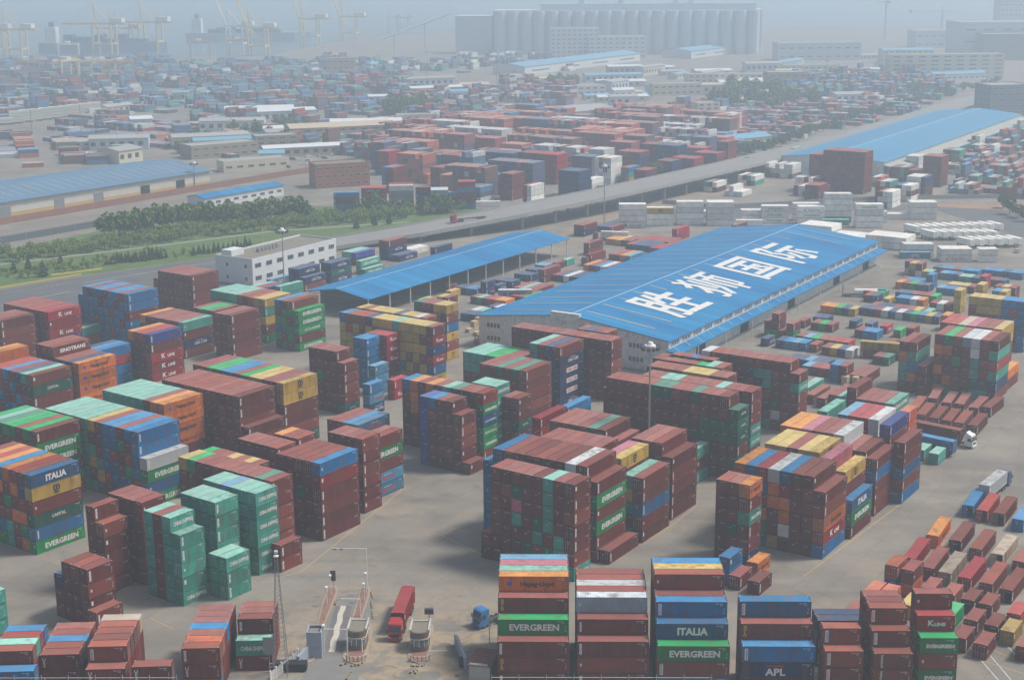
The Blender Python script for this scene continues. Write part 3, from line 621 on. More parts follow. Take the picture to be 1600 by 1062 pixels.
def letter_mesh(kind, L, h, var, flip):
    key = (kind, L, h, var, flip)
    if key in _LM: return _LM[key]
    mb = MB(); W = 2.44
    for side in (0, 1):
        # side 0 is the y = 0 wall read along +x, side 1 the y = W wall read along -x
        ux = Vector((1, 0, 0)) if side == 0 else Vector((-1, 0, 0)); uy = Vector((0, 0, 1)); yy = -.012 if side == 0 else W+.012
        def P(x, z): return (x if side == 0 else L-x, yy, z)
        def rect(x0, z0, x1, z1, m, dy=0):
            a = Vector(P(x0, z0)); b = Vector(P(x1, z0)); c = Vector(P(x1, z1)); d = Vector(P(x0, z1))
            o = Vector((0, (.006 if side == 0 else -.006), 0)); mb.face([a+o, b+o, c+o, d+o], m)
        def T(s, size, x, z, m=0, bold=0.0, sx=1.0, v=False): put_text(mb, s, size, P(x, z), ux, uy, m, bold, sx, v)
        cx = L/2; big = L > 9; k = 1.0 if big else .52
        if kind == 'evergreen': T('EVERGREEN', 1.55 if big else .85, cx+.2, h*.46, 0, .06, 1.02)
        elif kind == 'evwhite': T('EVERGREEN', 1.3 if big else .8, cx, h*.46, 5, .03, 1.0)
        elif kind == 'italia': T('ITALIA', 1.75 if big else 1.0, cx, h*.47, 0, .08, .98)
        elif kind == 'msc': T('m', 2.1 if big else 1.4, cx, h*.66, 1, .05, 1.1); T('SC', 1.0 if big else .6, cx, h*.27, 1, .03, 1.2)
        elif kind == 'kline': T('K', 1.85*k**.5, cx-1.7*k, h*.5, 0, .06, 1.1); T('LINE', 1.15*k**.5, cx+1.25*k, h*.43, 0, .045, 1.15)
        elif kind == 'hapag':
            T('Hapag-Lloyd', 1.2 if big else .65, cx+.6*k, h*.48, 1, .03, .95)
            for q in (-.35, .0): rect(cx-4.2*k+q, h*.36, cx-3.75*k+q*.6, h*.64, 4)
        elif kind == 'hapagw': T('Hapag-Lloyd', 1.1, cx+1.2, h*.4, 4, .012, .95); rect(cx-3.4, h*.25, cx-2.5, h*.55, 4)
        elif kind == 'china': T('CHINA SHIPPING', 1.6 if big else 1.12, cx+.2, h*.45, 0, .05 if big else .035, .76 if big else .56)
        elif kind in ('cma', 'cmaz'): T('CMA CGM', (1.15 if big else .85), cx+.5, h*.42, 0 if kind == 'cma' else 3, .03, .95); rect(cx-.9, h*.70, cx+1.7, h*.74, 0)
        elif kind == 'cmabox': rect(cx-2.7, h*.28, cx+2.7, h*.74, 0); put_text(mb, 'CMA CGM', 1.05, Vector(P(cx, h*.5))-Vector((0, (.006 if side == 0 else -.006), 0)), ux, uy, 3, .03, .95)
        elif kind == 'sino': T('SINOTRANS', 1.35, cx+.2, h*.5, 0, .06, 1.12)
        elif kind == 'capital': T('CAPITAL', .95 if big else .7, cx, h*.52, 0, .02, .95)
        elif kind == 'hatsu': T('HATSU MARINE', 1.1 if big else .75, cx, h*.47, 0, .03, .9)
        elif kind == 'lloyd': T('LLOYD TRIESTINO', 1.0 if big else .62, cx, h*.47, 0, .03, .85)
        elif kind == 'apl': T('APL', 1.75, cx-.4, h*.36, 0, .06, 1.1); rect(cx-1.9, h*.74, cx+1.0, h*.8, 3); rect(cx-1.2, h*.95, cx+.2, h*.99, 4)
        elif kind == 'gold': T('GOLD', .62, .75, h*.52, 2, .02, 1.2, True)
        elif kind == 'ues': T('UES', .72, .75, h*.5, 0, .02, 1.25, True)
        elif kind == 'hl': put_text(mb, 'Interpool', .62, P(1.35, h*.52), Vector((0, 0, -1)), ux, 0, .01, .95)
        elif kind == 'boxv':
            rect(.42, h*.12, .98, h*.86, 0)
            put_text(mb, ('textainer', 'TRITON', 'CRONOS')[var % 3], .5, Vector(P(.7, h*.49))-Vector((0, (.006 if side == 0 else -.006), 0)), Vector((0, 0, 1)), -ux, (4, 3, 1)[var % 3], .01, .95)
        elif kind == 'yang': T('YANG MING', 1.2, cx+.8, h*.45, 3, .02, 1.0); rect(cx-4.2, h*.35, cx-3.3, h*.6, 3)
        elif kind == 'hsud': T('HAMBURG SUD', 1.1, cx-.4, h*.48, 0, .01, .85)
        elif kind == 'sitc': T('SITC', 1.5, cx, h*.46, 0, .04, 1.1)
        elif kind == 'maersk': T('MAERSK', 1.4, cx+.9, h*.46, 1, .03, 1.1); rect(cx-4.3, h*.26, cx-3.0, h*.66, 4)
        else:
            if var % 4 != 3: put_text(mb, ('TRITON', 'CRONOS', 'cai', 'FLORENS', 'textainer')[var % 5], .56, P(.6, h*.5), Vector((0, 0, 1)), -ux, 0, .04, .85)
            if var % 4 == 3: rect(.4, h*.5, .85, h*.8, 0)
        code = CODES[var % len(CODES)]+' %06d %d' % (201739+var*48271 % 700000, var % 9)
        T(code[:11], .22, L-1.35, h*.86, 0, .004); T('22G1' if not big else '45G1', .2, L-1.0, h*.76, 0, .004)
        rect(L-.62, h*.22, L-.48, h*.3, 2 if var % 2 else 0)
        for q in range(3): rect(L-.55, h*(.38+.09*q), L-.45, h*(.42+.09*q), 0)
    # marks over the doors (or on the closed end) that face the camera
    for e in (0,):
        put_text(mb, CODES[var % 10]+' %05d' % (20173+var*4827), (.2, .15, .24)[var % 3], (-.03, (.72, 1.5, .9, 1.2, .6, 1.7)[var % 6], h-(.42, .55, .36, .8)[var % 4]), (0, -1, 0), (0, 0, 1), 0, .004)
        if var % 3 == 1: mb.face([(-.028, 1.5, h*.62), (-.028, 1.3, h*.62), (-.028, 1.3, h*.7), (-.028, 1.5, h*.7)], 0)
        if kind in ('evergreen', 'hatsu'):
            for a in range(8):
                t0, t1 = a*math.pi/4, (a+.8)*math.pi/4
                mb.face([(-.034, .65+.27*math.cos(t0), h*.6+.27*math.sin(t0)), (-.034, .65+.27*math.cos(t1), h*.6+.27*math.sin(t1)), (-.034, .65+.15*math.cos(t1), h*.6+.15*math.sin(t1)), (-.034, .65+.15*math.cos(t0), h*.6+.15*math.sin(t0))], 0)
    # pale lifting marks at the roof corners
    for x in (.1, L-.35):
        for y in (.1, W-.2): mb.face([(x, y, h+.004), (x+.25, y, h+.004), (x+.25, y+.1, h+.004), (x, y+.1, h+.004)], 0)
    me = bpy.data.meshes.new('lettering'); me.from_pydata(mb.v, [], mb.f)
    for q in LMATS: me.materials.append(q)
    me.polygons.foreach_set('material_index', mb.m); me.update(); _LM[key] = me
    return me
def container(x, y, z, yaw, L, h, code, label, var, open_door=0, group=None, doors=True):
    key, kind, adj = TYP.get(code, (code, '', ''))
    v = var % 3; flip = 0 if doors else 1
    t = thing('shipping_container' if L > 9 else 'short_container', label, 'shipping container', (x, y, z), yaw, group)
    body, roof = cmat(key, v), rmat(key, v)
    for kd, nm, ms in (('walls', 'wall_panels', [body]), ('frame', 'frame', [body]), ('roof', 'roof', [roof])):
        o = shared(kd, L, h, flip, ms, nm); o.parent = t
    for q, kd in enumerate(('doorA', 'doorB')):
        o = shared(kd, L, h, flip, [body, steel], 'door'); o.parent = t
        if open_door and q == 0 and not flip:            # swing the leaf open about its hinge post
            o.rotation_euler = (0, 0, R(-95)); o.location = (.17*math.sin(R(-95)), .17-.17*math.cos(R(-95)), 0)
    me = letter_mesh(kind, L, h, var % 5 if kind else var % 6, flip)
    o = bpy.data.objects.new('lettering', me); sc.collection.objects.link(o); o.parent = t
    return t
def clabel(i):
    c = CN[i]; s = ST[c[7]]; nc = len(s['cols']); nt_ = len(s['cols'][c[8]])
    key, kind, adj = TYP.get(c[6], (c[6], '', ''))
    if nc == 1 and nt_ == 1: return s['ph']
    w_ = WORD[key]+(' '+adj if adj else '')+' container'
    if nt_ > 1: w_ += ', '+('top' if c[9] == 0 else 'bottom' if c[9] == nt_-1 else ORD[c[9]]+' from top')
    if nc > 1: w_ += ', '+('corner column' if c[8] == 0 else ORD[c[8]]+' column in')
    return w_+', '+s['ph']
for i in sorted(BIG):
    c = CN[i]; s = ST[c[7]]
    op = 1 if ('open' in s['ph'] and len(s['cols']) == 1) or 'ajar' in s['ph'] else 0
    g = 'containers stacked and set out across the yard'
    front = abs(c[3]) < R(10)
    container(c[0], c[1], c[2], c[3], round(c[4], 2), round(c[5], 3), c[6], clabel(i), i*7 % 30, op, g, doors=(i*13 % 10 < 4 or op) and not front)
# ------------------------------------------------------------------ the rest of the containers: one object
v_, f_, cl_, uv_ = [], [], [], []
def cbox(x, y, z, yaw, L, W, h, col, rcol):
    cu, su = math.cos(yaw), math.sin(yaw); i = len(v_)
    P = [(x, y), (x+cu*L, y+su*L), (x+cu*L-su*W, y+su*L+cu*W), (x-su*W, y+cu*W)]
    v_.extend([(a, b, z) for a, b in P]+[(a, b, z+h) for a, b in P])
    for k, (q, c, l) in enumerate((((0, 1, 5, 4), col, L), ((1, 2, 6, 5), col, W), ((2, 3, 7, 6), col, L), ((3, 0, 4, 7), col, W), ((4, 5, 6, 7), rcol, L))):
        f_.append(tuple(i+a for a in q)); cl_.extend([(*c, 1)]*4); uv_.extend([(0, 0), (l, 0), (l, h), (0, h)])
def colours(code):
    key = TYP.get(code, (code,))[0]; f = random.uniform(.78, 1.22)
    col = tuple(min(1, q*f) for q in COL[key]); return col, mix(tuple(q*(.75+.25*f) for q in ROOF[key]), ROOF_TINT, random.uniform(0, .15))
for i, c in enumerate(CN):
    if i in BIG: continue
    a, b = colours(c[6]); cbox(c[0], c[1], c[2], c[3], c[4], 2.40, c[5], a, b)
    if hits.get(i, 0) >= 5:                      # shaded seams between tiers, painted as dark strips on the two showing sides
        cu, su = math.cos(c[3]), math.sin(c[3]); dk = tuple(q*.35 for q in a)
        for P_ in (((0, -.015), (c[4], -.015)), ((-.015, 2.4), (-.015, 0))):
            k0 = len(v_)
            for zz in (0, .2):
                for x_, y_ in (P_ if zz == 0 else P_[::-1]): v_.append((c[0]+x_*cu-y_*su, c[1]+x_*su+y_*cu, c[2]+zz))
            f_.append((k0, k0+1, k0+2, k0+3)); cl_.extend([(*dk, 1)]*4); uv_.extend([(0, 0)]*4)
    if hits.get(i, 0) >= 9:                      # its lettering and door marks, in the same mesh
        key, kind, adj = TYP.get(c[6], (c[6], '', '')); lm = letter_mesh(kind, round(c[4], 2), round(c[5], 3), i % 5, 0)
        cu, su = math.cos(c[3]), math.sin(c[3]); k0 = len(v_)
        for q in lm.vertices: v_.append((c[0]+q.co.x*cu-q.co.y*su, c[1]+q.co.x*su+q.co.y*cu, c[2]+q.co.z))
        for p_ in lm.polygons:
            if p_.center.y > 2.4: continue
            f_.append(tuple(k0+a_ for a_ in p_.vertices)); cc = (LCOL[p_.material_index]+(1,))
            cl_.extend([cc]*len(p_.vertices)); uv_.extend([(0, 0)]*len(p_.vertices))
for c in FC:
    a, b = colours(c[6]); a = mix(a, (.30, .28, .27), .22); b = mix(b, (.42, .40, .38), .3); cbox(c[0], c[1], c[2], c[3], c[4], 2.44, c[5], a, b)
me = bpy.data.meshes.new('stacked_containers'); me.from_pydata(v_, [], f_)
ca = me.color_attributes.new('Col', 'FLOAT_COLOR', 'CORNER'); ca.data.foreach_set('color', [q for c in cl_ for q in c])
ul = me.uv_layers.new(name='UVMap'); ul.data.foreach_set('uv', [q for c in uv_ for q in c])
cm = bpy.data.materials.new('container_paint_mixed'); cm.use_nodes = True; t = cm.node_tree; b = t.nodes['Principled BSDF']
b.inputs['Roughness'].default_value = .65; b.inputs['Specular IOR Level'].default_value = .25
an = t.nodes.new('ShaderNodeAttribute'); an.attribute_name = 'Col'
gp = t.nodes.new('ShaderNodeNewGeometry'); ns = t.nodes.new('ShaderNodeTexNoise'); ns.inputs['Scale'].default_value = .5; ns.inputs['Detail'].default_value = 6
t.links.new(gp.outputs['Position'], ns.inputs['Vector'])
mr = t.nodes.new('ShaderNodeMapRange'); mr.inputs['From Min'].default_value = .3; mr.inputs['From Max'].default_value = .7; mr.inputs['To Min'].default_value = .82; mr.inputs['To Max'].default_value = 1.12
t.links.new(ns.outputs['Fac'], mr.inputs['Value'])
mm = t.nodes.new('ShaderNodeVectorMath'); mm.operation = 'SCALE'; t.links.new(an.outputs['Color'], mm.inputs[0]); t.links.new(mr.outputs[0], mm.inputs['Scale'])
t.links.new(mm.outputs[0], b.inputs['Base Color'])
uvn = t.nodes.new('ShaderNodeUVMap'); wv = t.nodes.new('ShaderNodeTexWave'); wv.inputs['Scale'].default_value = 0.2244*5; wv.bands_direction = 'X'
t.links.new(uvn.outputs[0], wv.inputs['Vector']); bp = t.nodes.new('ShaderNodeBump'); bp.inputs['Strength'].default_value = .35; bp.inputs['Distance'].default_value = .03
t.links.new(wv.outputs['Fac'], bp.inputs['Height']); t.links.new(bp.outputs[0], b.inputs['Normal'])
me.materials.append(cm); me.update()
so_ = bpy.data.objects.new('stacked_containers', me); sc.collection.objects.link(so_)
tag(so_, 'smaller and farther stacked containers across the port', 'containers', kind='stuff')
# ------------------------------------------------------------------ the setting
def structure(o): return tag(o, kind='structure')
def ground_material():
    m = bpy.data.materials.new('worn_concrete'); m.use_nodes = True; t = m.node_tree; b = t.nodes['Principled BSDF']
    b.inputs['Roughness'].default_value = .9; b.inputs['Specular IOR Level'].default_value = .15
    g = t.nodes.new('ShaderNodeNewGeometry')
    def noise(sc_, det=5, dist=0, rot=0, stretch=(1, 1, 1)):
        mp = t.nodes.new('ShaderNodeMapping'); mp.inputs['Scale'].default_value = stretch; mp.inputs['Rotation'].default_value = (0, 0, rot)
        t.links.new(g.outputs['Position'], mp.inputs['Vector'])
        n = t.nodes.new('ShaderNodeTexNoise'); n.inputs['Scale'].default_value = sc_; n.inputs['Detail'].default_value = det; n.inputs['Distortion'].default_value = dist
        t.links.new(mp.outputs[0], n.inputs['Vector']); return n.outputs['Fac']
    def ramp(f, p0, p1, a, c):
        r = t.nodes.new('ShaderNodeValToRGB'); r.color_ramp.elements[0].position = p0; r.color_ramp.elements[1].position = p1
        r.color_ramp.elements[0].color = (*a, 1); r.color_ramp.elements[1].color = (*c, 1); t.links.new(f, r.inputs[0]); return r.outputs[0]
    def mixc(f, a, c, mode='MIX'):
        x = t.nodes.new('ShaderNodeMixRGB'); x.blend_type = mode
        if isinstance(f, float): x.inputs[0].default_value = f
        else: t.links.new(f, x.inputs[0])
        for k, q in ((1, a), (2, c)):
            if isinstance(q, tuple): x.inputs[k].default_value = (*q, 1)
            else: t.links.new(q, x.inputs[k])
        return x.outputs[0]
    base = ramp(noise(.035, 6), .3, .7, (.185, .168, .146), (.285, .26, .225))
    c = mixc(ramp(noise(.12, 7, .6), .45, .75, (0, 0, 0), (.6, .6, .6)), base, (.34, .29, .22))
    c = mixc(ramp(noise(.10, 6, .3, R(-57), (.12, 1, 1)), .5, .72, (0, 0, 0), (.55, .55, .55)), c, (.125, .12, .112))
    c = mixc(ramp(noise(.08, 6, .3, R(33), (.12, 1, 1)), .55, .75, (0, 0, 0), (.4, .4, .4)), c, (.13, .125, .118))
    c = mixc(ramp(noise(1.3, 8), .58, .8, (0, 0, 0), (.3, .3, .3)), c, (.11, .105, .10))
    # sandy ground trodden out round the gate
    ds = t.nodes.new('ShaderNodeVectorMath'); ds.operation = 'DISTANCE'; t.links.new(g.outputs['Position'], ds.inputs[0]); ds.inputs[1].default_value = (-22, 236, 0)
    f1 = ramp(noise(.28, 7, 1.2), .42, .6, (0, 0, 0), (.8, .8, .8)); rr = t.nodes.new('ShaderNodeMapRange'); rr.inputs['From Min'].default_value = 12; rr.inputs['From Max'].default_value = 42; rr.inputs['To Min'].default_value = 1; rr.inputs['To Max'].default_value = 0
    t.links.new(ds.outputs['Value'], rr.inputs['Value']); c = mixc(mixc(1.0, f1, rr.outputs[0], 'MULTIPLY'), c, (.40, .31, .20))
    c = mixc(ramp(noise(.16, 7, .4), .60, .72, (0, 0, 0), (.4, .4, .4)), c, (.11, .103, .096))
    # cracks and slab joints
    mp = t.nodes.new('ShaderNodeMapping'); mp.inputs['Rotation'].default_value = (0, 0, R(-57)); t.links.new(g.outputs['Position'], mp.inputs['Vector'])
    br = t.nodes.new('ShaderNodeTexBrick'); br.inputs['Scale'].default_value = .1; br.inputs['Mortar Size'].default_value = .006; br.inputs['Brick Width'].default_value = .8; br.inputs['Row Height'].default_value = .6
    br.inputs['Color1'].default_value = (1, 1, 1, 1); br.inputs['Color2'].default_value = (.93, .93, .93, 1); br.inputs['Mortar'].default_value = (.62, .6, .58, 1); br.inputs['Mortar Smooth'].default_value = .4
    t.links.new(mp.outputs[0], br.inputs['Vector']); c = mixc(.8, c, br.outputs['Color'], 'MULTIPLY')
    vo = t.nodes.new('ShaderNodeTexVoronoi'); vo.feature = 'DISTANCE_TO_EDGE'; vo.inputs['Scale'].default_value = .055; t.links.new(g.outputs['Position'], vo.inputs['Vector'])
    c = mixc(.22, c, ramp(vo.outputs['Distance'], 0.0, .012, (.6, .58, .56), (1, 1, 1)), 'MULTIPLY')
    t.links.new(c, b.inputs['Base Color']); return m
def sheet(name, P, z, m, th=None):
    mb = MB(); mb.face([(p[0], p[1], z) for p in P]); o = mb.build(name, m); return structure(o)
def px(P, z=0.0): return [at(a, b, z) for a, b in P]
sheet('ground', [(-9000, -200), (9000, -200), (9000, 16000), (-9000, 16000)], 0, ground_material())
asphalt = M('asphalt', (.115, .118, .122), rough=.9, noise=.25, scale=.12, world=True)
grass = M('grass', (.085, .145, .034), rough=.95, noise=.45, scale=.15, dirt=(.16, .13, .07), dirt_amt=.4, world=True)
earth = M('bare_earth', (.27, .21, .16), rough=.95, noise=.3, scale=.1, world=True)
water = M('harbour_water', (.10, .16, .19), rough=.25, noise=.15, scale=.01, world=True)
sheet('harbour_water', px([(-900, 92), (415, 88), (560, 58), (780, 46), (1250, 44), (2600, 30), (2600, -40), (-900, -40)]), .3, water)
sheet('grass_verge', px([(-200, 485), (0, 452), (127, 431), (300, 407), (480, 377), (640, 352), (790, 330), (700, 322), (560, 322), (420, 322), (200, 352), (0, 392), (-200, 430)]), .02, grass)
sheet('road', px([(-200, 535), (0, 500), (240, 470), (420, 435), (520, 397), (500, 371), (300, 408), (127, 432), (0, 453), (-200, 487)]), .016, asphalt)
sheet('access_road', px([(930, 352), (1010, 330), (1120, 322), (1330, 316), (1600, 330), (1700, 420), (1600, 372), (1460, 328), (1300, 330), (1100, 345), (1000, 358)]), .016, asphalt)
sheet('bare_verge', px([(1000, 330), (1060, 345), (930, 378), (860, 380), (900, 345), (1000, 322), (1250, 262), (1260, 275)]), .012, earth)
sheet('bank', px([(1420, 316), (1600, 322), (1700, 400), (1600, 362), (1500, 332)]), .014, M('red_earth', (.33, .19, .13), rough=.95, noise=.2, scale=.1, world=True))
sheet('railway_bed', px([(-200, 400), (0, 360), (320, 304), (480, 275), (490, 290), (300, 325), (0, 385), (-200, 430)]), .014, M('railway_ballast', (.21, .18, .155), rough=.95, noise=.3, scale=.3, world=True))
sheet('asphalt_lane', px([(470, 1062), (500, 1000), (530, 930), (585, 930), (560, 1062), (560, 1100), (460, 1100)]), .012, M('weighbridge_asphalt', (.2, .195, .185), rough=.9, noise=.2, scale=.4, world=True))
paint_o = M('faded_yellow_line', (.50, .34, .12), rough=.8, noise=.3, scale=1.5, world=True)
paint_w = M('road_white', (.62, .62, .6), rough=.8)
mb = MB()
def stripe(mb, a, b, w, z, m=0):
    a = Vector(a); b = Vector(b); d = (b-a); d.z = 0; n = Vector((-d.y, d.x, 0)).normalized()*w/2
    mb.face([(a.x-n.x, a.y-n.y, z), (b.x-n.x, b.y-n.y, z), (b.x+n.x, b.y+n.y, z), (a.x+n.x, a.y+n.y, z)], m)
for a, b in (((470, 893), (505, 865)), ((505, 865), (625, 768)), ((1050, 820), (1090, 789)), ((1000, 850), (1050, 820)), ((1256, 900), (1325, 848)), ((1325, 848), (1410, 785)), ((712, 1005), (776, 982)), ((625, 768), (632, 740)),
             ((1500, 1020), (1600, 1052)), ((690, 836), (745, 862)), ((745, 862), (800, 885)), ((690, 836), (712, 824)), ((425, 905), (470, 893)), ((1490, 990), (1600, 1035)), ((235, 965), (270, 982))):
    stripe(mb, at(*a), at(*b), .17, .02)
for a, b in (((1515, 1010), (1560, 1062)), ((1530, 1003), (1580, 1062)), ((1565, 1000), (1600, 1035))): stripe(mb, at(*a), at(*b), .15, .02, 1)
for k in range(16): stripe(mb, at(3+k*7.7, 450-k*1.25+9), at(6+k*7.7, 449.5-k*1.25+9), .2, .034, 1)
stripe(mb, at(128, 442), at(345, 408), .25, .034, 1); stripe(mb, at(0, 478), at(110, 455), .25, .034, 1)
structure(mb.build('road_marking', [paint_o, paint_w]))
mb = MB()
for k in range(5):
    y = 366+k*4.2
    a, b = at(-40, y+8), at(330, y-60+k*1.0+4)
    for q in (0, 1.5): stripe(mb, a+Vector((0, q, 0)), b+Vector((0, q, 0)), .18, .03)
structure(mb.build('railway_track', M('rail_steel', (.42, .38, .34), rough=.6)))
mb = MB(); stripe(mb, at(-50, 419), at(190, 391), 2.2, .035); stripe(mb, at(190, 391), at(430, 361), 2.2, .035); stripe(mb, at(430, 361), at(640, 347), 2.2, .035)
structure(mb.build('footpath', M('pale_path', (.30, .29, .25), rough=.9)))
# ------------------------------------------------------------------ warehouses
def roof_mat():
    m = bpy.data.materials.new('blue_sheet_roof'); m.use_nodes = True; t = m.node_tree; b = t.nodes['Principled BSDF']; b.inputs['Roughness'].default_value = .55; b.inputs['Specular IOR Level'].default_value = .2
    tc = t.nodes.new('ShaderNodeTexCoord'); last = None
    for sx, sy, a, c in ((.55, .025, (.007, .165, .40), (.014, .235, .49)), (.09, .02, (.82, .86, .9), (1.08, 1.04, 1.0)), (.05, .05, (.85, .88, .92), (1.1, 1.06, 1.0))):
        mp = t.nodes.new('ShaderNodeMapping'); mp.inputs['Scale'].default_value = (sx, sy, .05); t.links.new(tc.outputs['Object'], mp.inputs['Vector'])
        n = t.nodes.new('ShaderNodeTexNoise'); n.inputs['Scale'].default_value = 1; n.inputs['Detail'].default_value = 5; t.links.new(mp.outputs[0], n.inputs['Vector'])
        r = t.nodes.new('ShaderNodeValToRGB'); r.color_ramp.elements[0].position = .35; r.color_ramp.elements[1].position = .65; r.color_ramp.elements[0].color = (*a, 1); r.color_ramp.elements[1].color = (*c, 1); t.links.new(n.outputs['Fac'], r.inputs[0])
        if last is None: last = r.outputs[0]
        else:
            x = t.nodes.new('ShaderNodeMixRGB'); x.blend_type = 'MULTIPLY'; x.inputs[0].default_value = 1; t.links.new(last, x.inputs[1]); t.links.new(r.outputs[0], x.inputs[2]); last = x.outputs[0]
    t.links.new(last, b.inputs['Base Color']); return m
blue = roof_mat()
blue2 = M('faded_blue_roof', (.10, .20, .31), rough=.7, noise=.2, scale=.08, world=True)
wallg = M('pale_sheet_wall', (.66, .69, .67), rough=.8, noise=.14, scale=.25, dirt=(.28, .27, .24), dirt_amt=.5, world=True)
wallw = M('white_render_wall', (.62, .65, .66), rough=.85, noise=.08, scale=.4, world=True)
dark = M('dark_opening', (.02, .022, .028), rough=.6); glass = M('window_glass', (.045, .06, .075), rough=.15, spec=.6)
skyl = M('skylight_strip', (.46, .42, .32), rough=.5); white = M('white_metal', (.72, .72, .70), rough=.5); conc = M('concrete', (.34, .33, .31), rough=.9, noise=.15, scale=.4, world=True)
grey = M('grey_metal', (.23, .24, .25), rough=.5); roofgrey = M('flat_roof_felt', (.21, .19, .155), rough=.95, noise=.2, scale=.3, world=True)
def gable_roof(mb, L, W, e, r, oh=.6, th=.25, m=0):
    for a, b, za, zb in ((-oh, W/2, e-.12, r), (W/2, W+oh, r, e-.12)):
        P = [(-oh, a, za), (L+oh, a, za), (L+oh, b, zb), (-oh, b, zb)]
        Q = [(x, y, z-th) for x, y, z in P]
        mb.face(P, m); mb.face(Q[::-1], m)
        for k in range(4): mb.face([Q[k], Q[(k+1) % 4], P[(k+1) % 4], P[k]], m)
def gable_walls(mb, L, W, e, r, m=0):
    mb.box(0, 0, 0, L, W, e, m, skip='t')
    for x in (0, L):
        P = [(x, 0, e), (x, W, e), (x, W/2, r)]; mb.face(P if x else P[::-1], m)
t = thing('warehouse', 'long warehouse whose blue roof carries four white characters', 'warehouse', (45.6, 425.4, 0), R(57.9))
L, W, e, r = 184, 66, 10, 14
mb = MB(); gable_walls(mb, L, W, e-.35, r-.3); wl = mb.build('wall', wallg, t)
mb = MB(); gable_roof(mb, L, W, e, r); rf = mb.build('roof', blue, t)
mb = MB(); mb.box(-.75, W/2-3.5, e+2.0, .5, W/2+6.5, r+.35); mb.build('parapet', wallg, t)
mb = MB()
def rz(y): return e+(r-e)*(1-abs(y-W/2)/(W/2))
for k in range(17):
    x = 7+k*10.6
    for a, b in ((W/2+2, W-5), (W/2-1.5, W/2-25) if k < 3 or k > 14 else (W/2-1.5, W/2-8)):
        for q0, q1 in ((a, b),):
            y0, y1 = min(q0, q1), max(q0, q1); mb.face([(x, y0, rz(y0)+.06), (x+.6, y0, rz(y0)+.06), (x+.6, y1, rz(y1)+.06), (x, y1, rz(y1)+.06)])
mb.build('skylight', skyl, t)
mb = MB(); mb.box(-.5, W/2-.25, r-.02, L+.5, W/2+.25, r+.1); mb.build('ridge_cap', M('pale_ridge', (.30, .45, .62), rough=.5), t)
sl_ = (r-e)/(W/2); nrm = Vector((0, -sl_, 1)).normalized(); uy = Vector((0, 1, sl_)).normalized()
for k, ch in enumerate('胜狮国际'):
    mb = MB(); x, y = (36.0, 69.0, 101.5, 133.5)[k], 16.0
    put_text(mb, ch, 23.6, Vector((x, y, rz(y)))+nrm*.1, (1, 0, 0), uy, 0, .38 if k != 1 else .28, 1.05); mb.build('lettering', LW, t)
mb = MB(); P = [(-1.5, -4.1, 6.7), (L+1, -4.1, 6.7), (L+1, -.05, 7.35), (-1.5, -.05, 7.35)]
mb.face(P); mb.face([(x, y, z-.2) for x, y, z in P[::-1]]); mb.box(-1.5, -4.2, 6.45, L+1, -4.1, 6.72); mb.build('canopy', blue, t)
for k in range(24):
    x = 1.6+k*7.62; o = MB(); o.box(x, -.08, 7.75, x+5.6, -.03, 9.2, 0)
    for q in range(5): o.box(x+.15+q*1.12, -.12, 7.9, x+.9+q*1.12, -.085, 9.05, 1)
    o.build('window', [white, glass], t)
    s2 = MB(); s2.tube((x-.8, -.1, 8.9), (x-.8, -3.2, 6.95), .07, 4); s2.build('canopy_stay', white, t)
for k, x in enumerate((19, 52, 92, 136, 168)):
    o = MB(); o.box(x, -.06, .01, x+6.5, -.02, 5.6); o.build('door', dark, t)
o = MB(); o.box(0, -1.6, 0, L, -.02, 1.15, skip='k'); o.build('loading_dock', conc, t)
for k in range(9):
    o = MB(); o.tube((12+k*20, -4.0, 0), (12+k*20, -4.0, 6.6), .14, 6); o.build('canopy_post', white, t)
for y in (8, 20, 34, 46, 58):
    for z in (2.2, 6.3):
        o = MB(); o.box(-.06, y, z, -.02, y+5.2, z+1.7, 0)
        for q in range(4): o.box(-.1, y+.2+q*1.27, z+.15, -.065, y+1.15+q*1.27, z+1.55, 1)
        o.build('window', [white, glass], t)
# open shed
t = thing('open_shed', 'long open-sided shed with blue pitched roof on thin posts', 'shed', (-48.5, 497, 0), R(57.2))
L, W, e, r = 133, 27, 7, 9.2
mb = MB(); gable_roof(mb, L, W, e+.12, r, .4, .2); mb.build('roof', blue, t)
for y in (.6, W-.6):
    for k in range(12):
        o = MB(); o.tube((.8+k*11.95, y, 0), (.8+k*11.95, y, e), .22, 6); o.build('post', white, t)
mb = MB()
for k in range(12):
    x = .8+k*11.95; mb.tube((x, .6, e-.3), (x, W/2, r-.5), .1, 4); mb.tube((x, W-.6, e-.3), (x, W/2, r-.5), .1, 4); mb.tube((x, .6, e-.5), (x, W-.6, e-.5), .1, 4)
mb.build('roof_truss', grey, t)
mb = MB(); mb.box(6, W-1.2, 0, L-4, W-1.0, e-.6); mb.build('back_wall', M('grey_sheet', (.18, .19, .19), rough=.8, noise=.2, scale=.2, world=True), t)
mb = MB(); mb.box(-.35, W/2-.2, r-.03, L+.35, W/2+.2, r+.06); mb.build('ridge_cap', M('pale_ridge', (.3, .45, .62)), t)
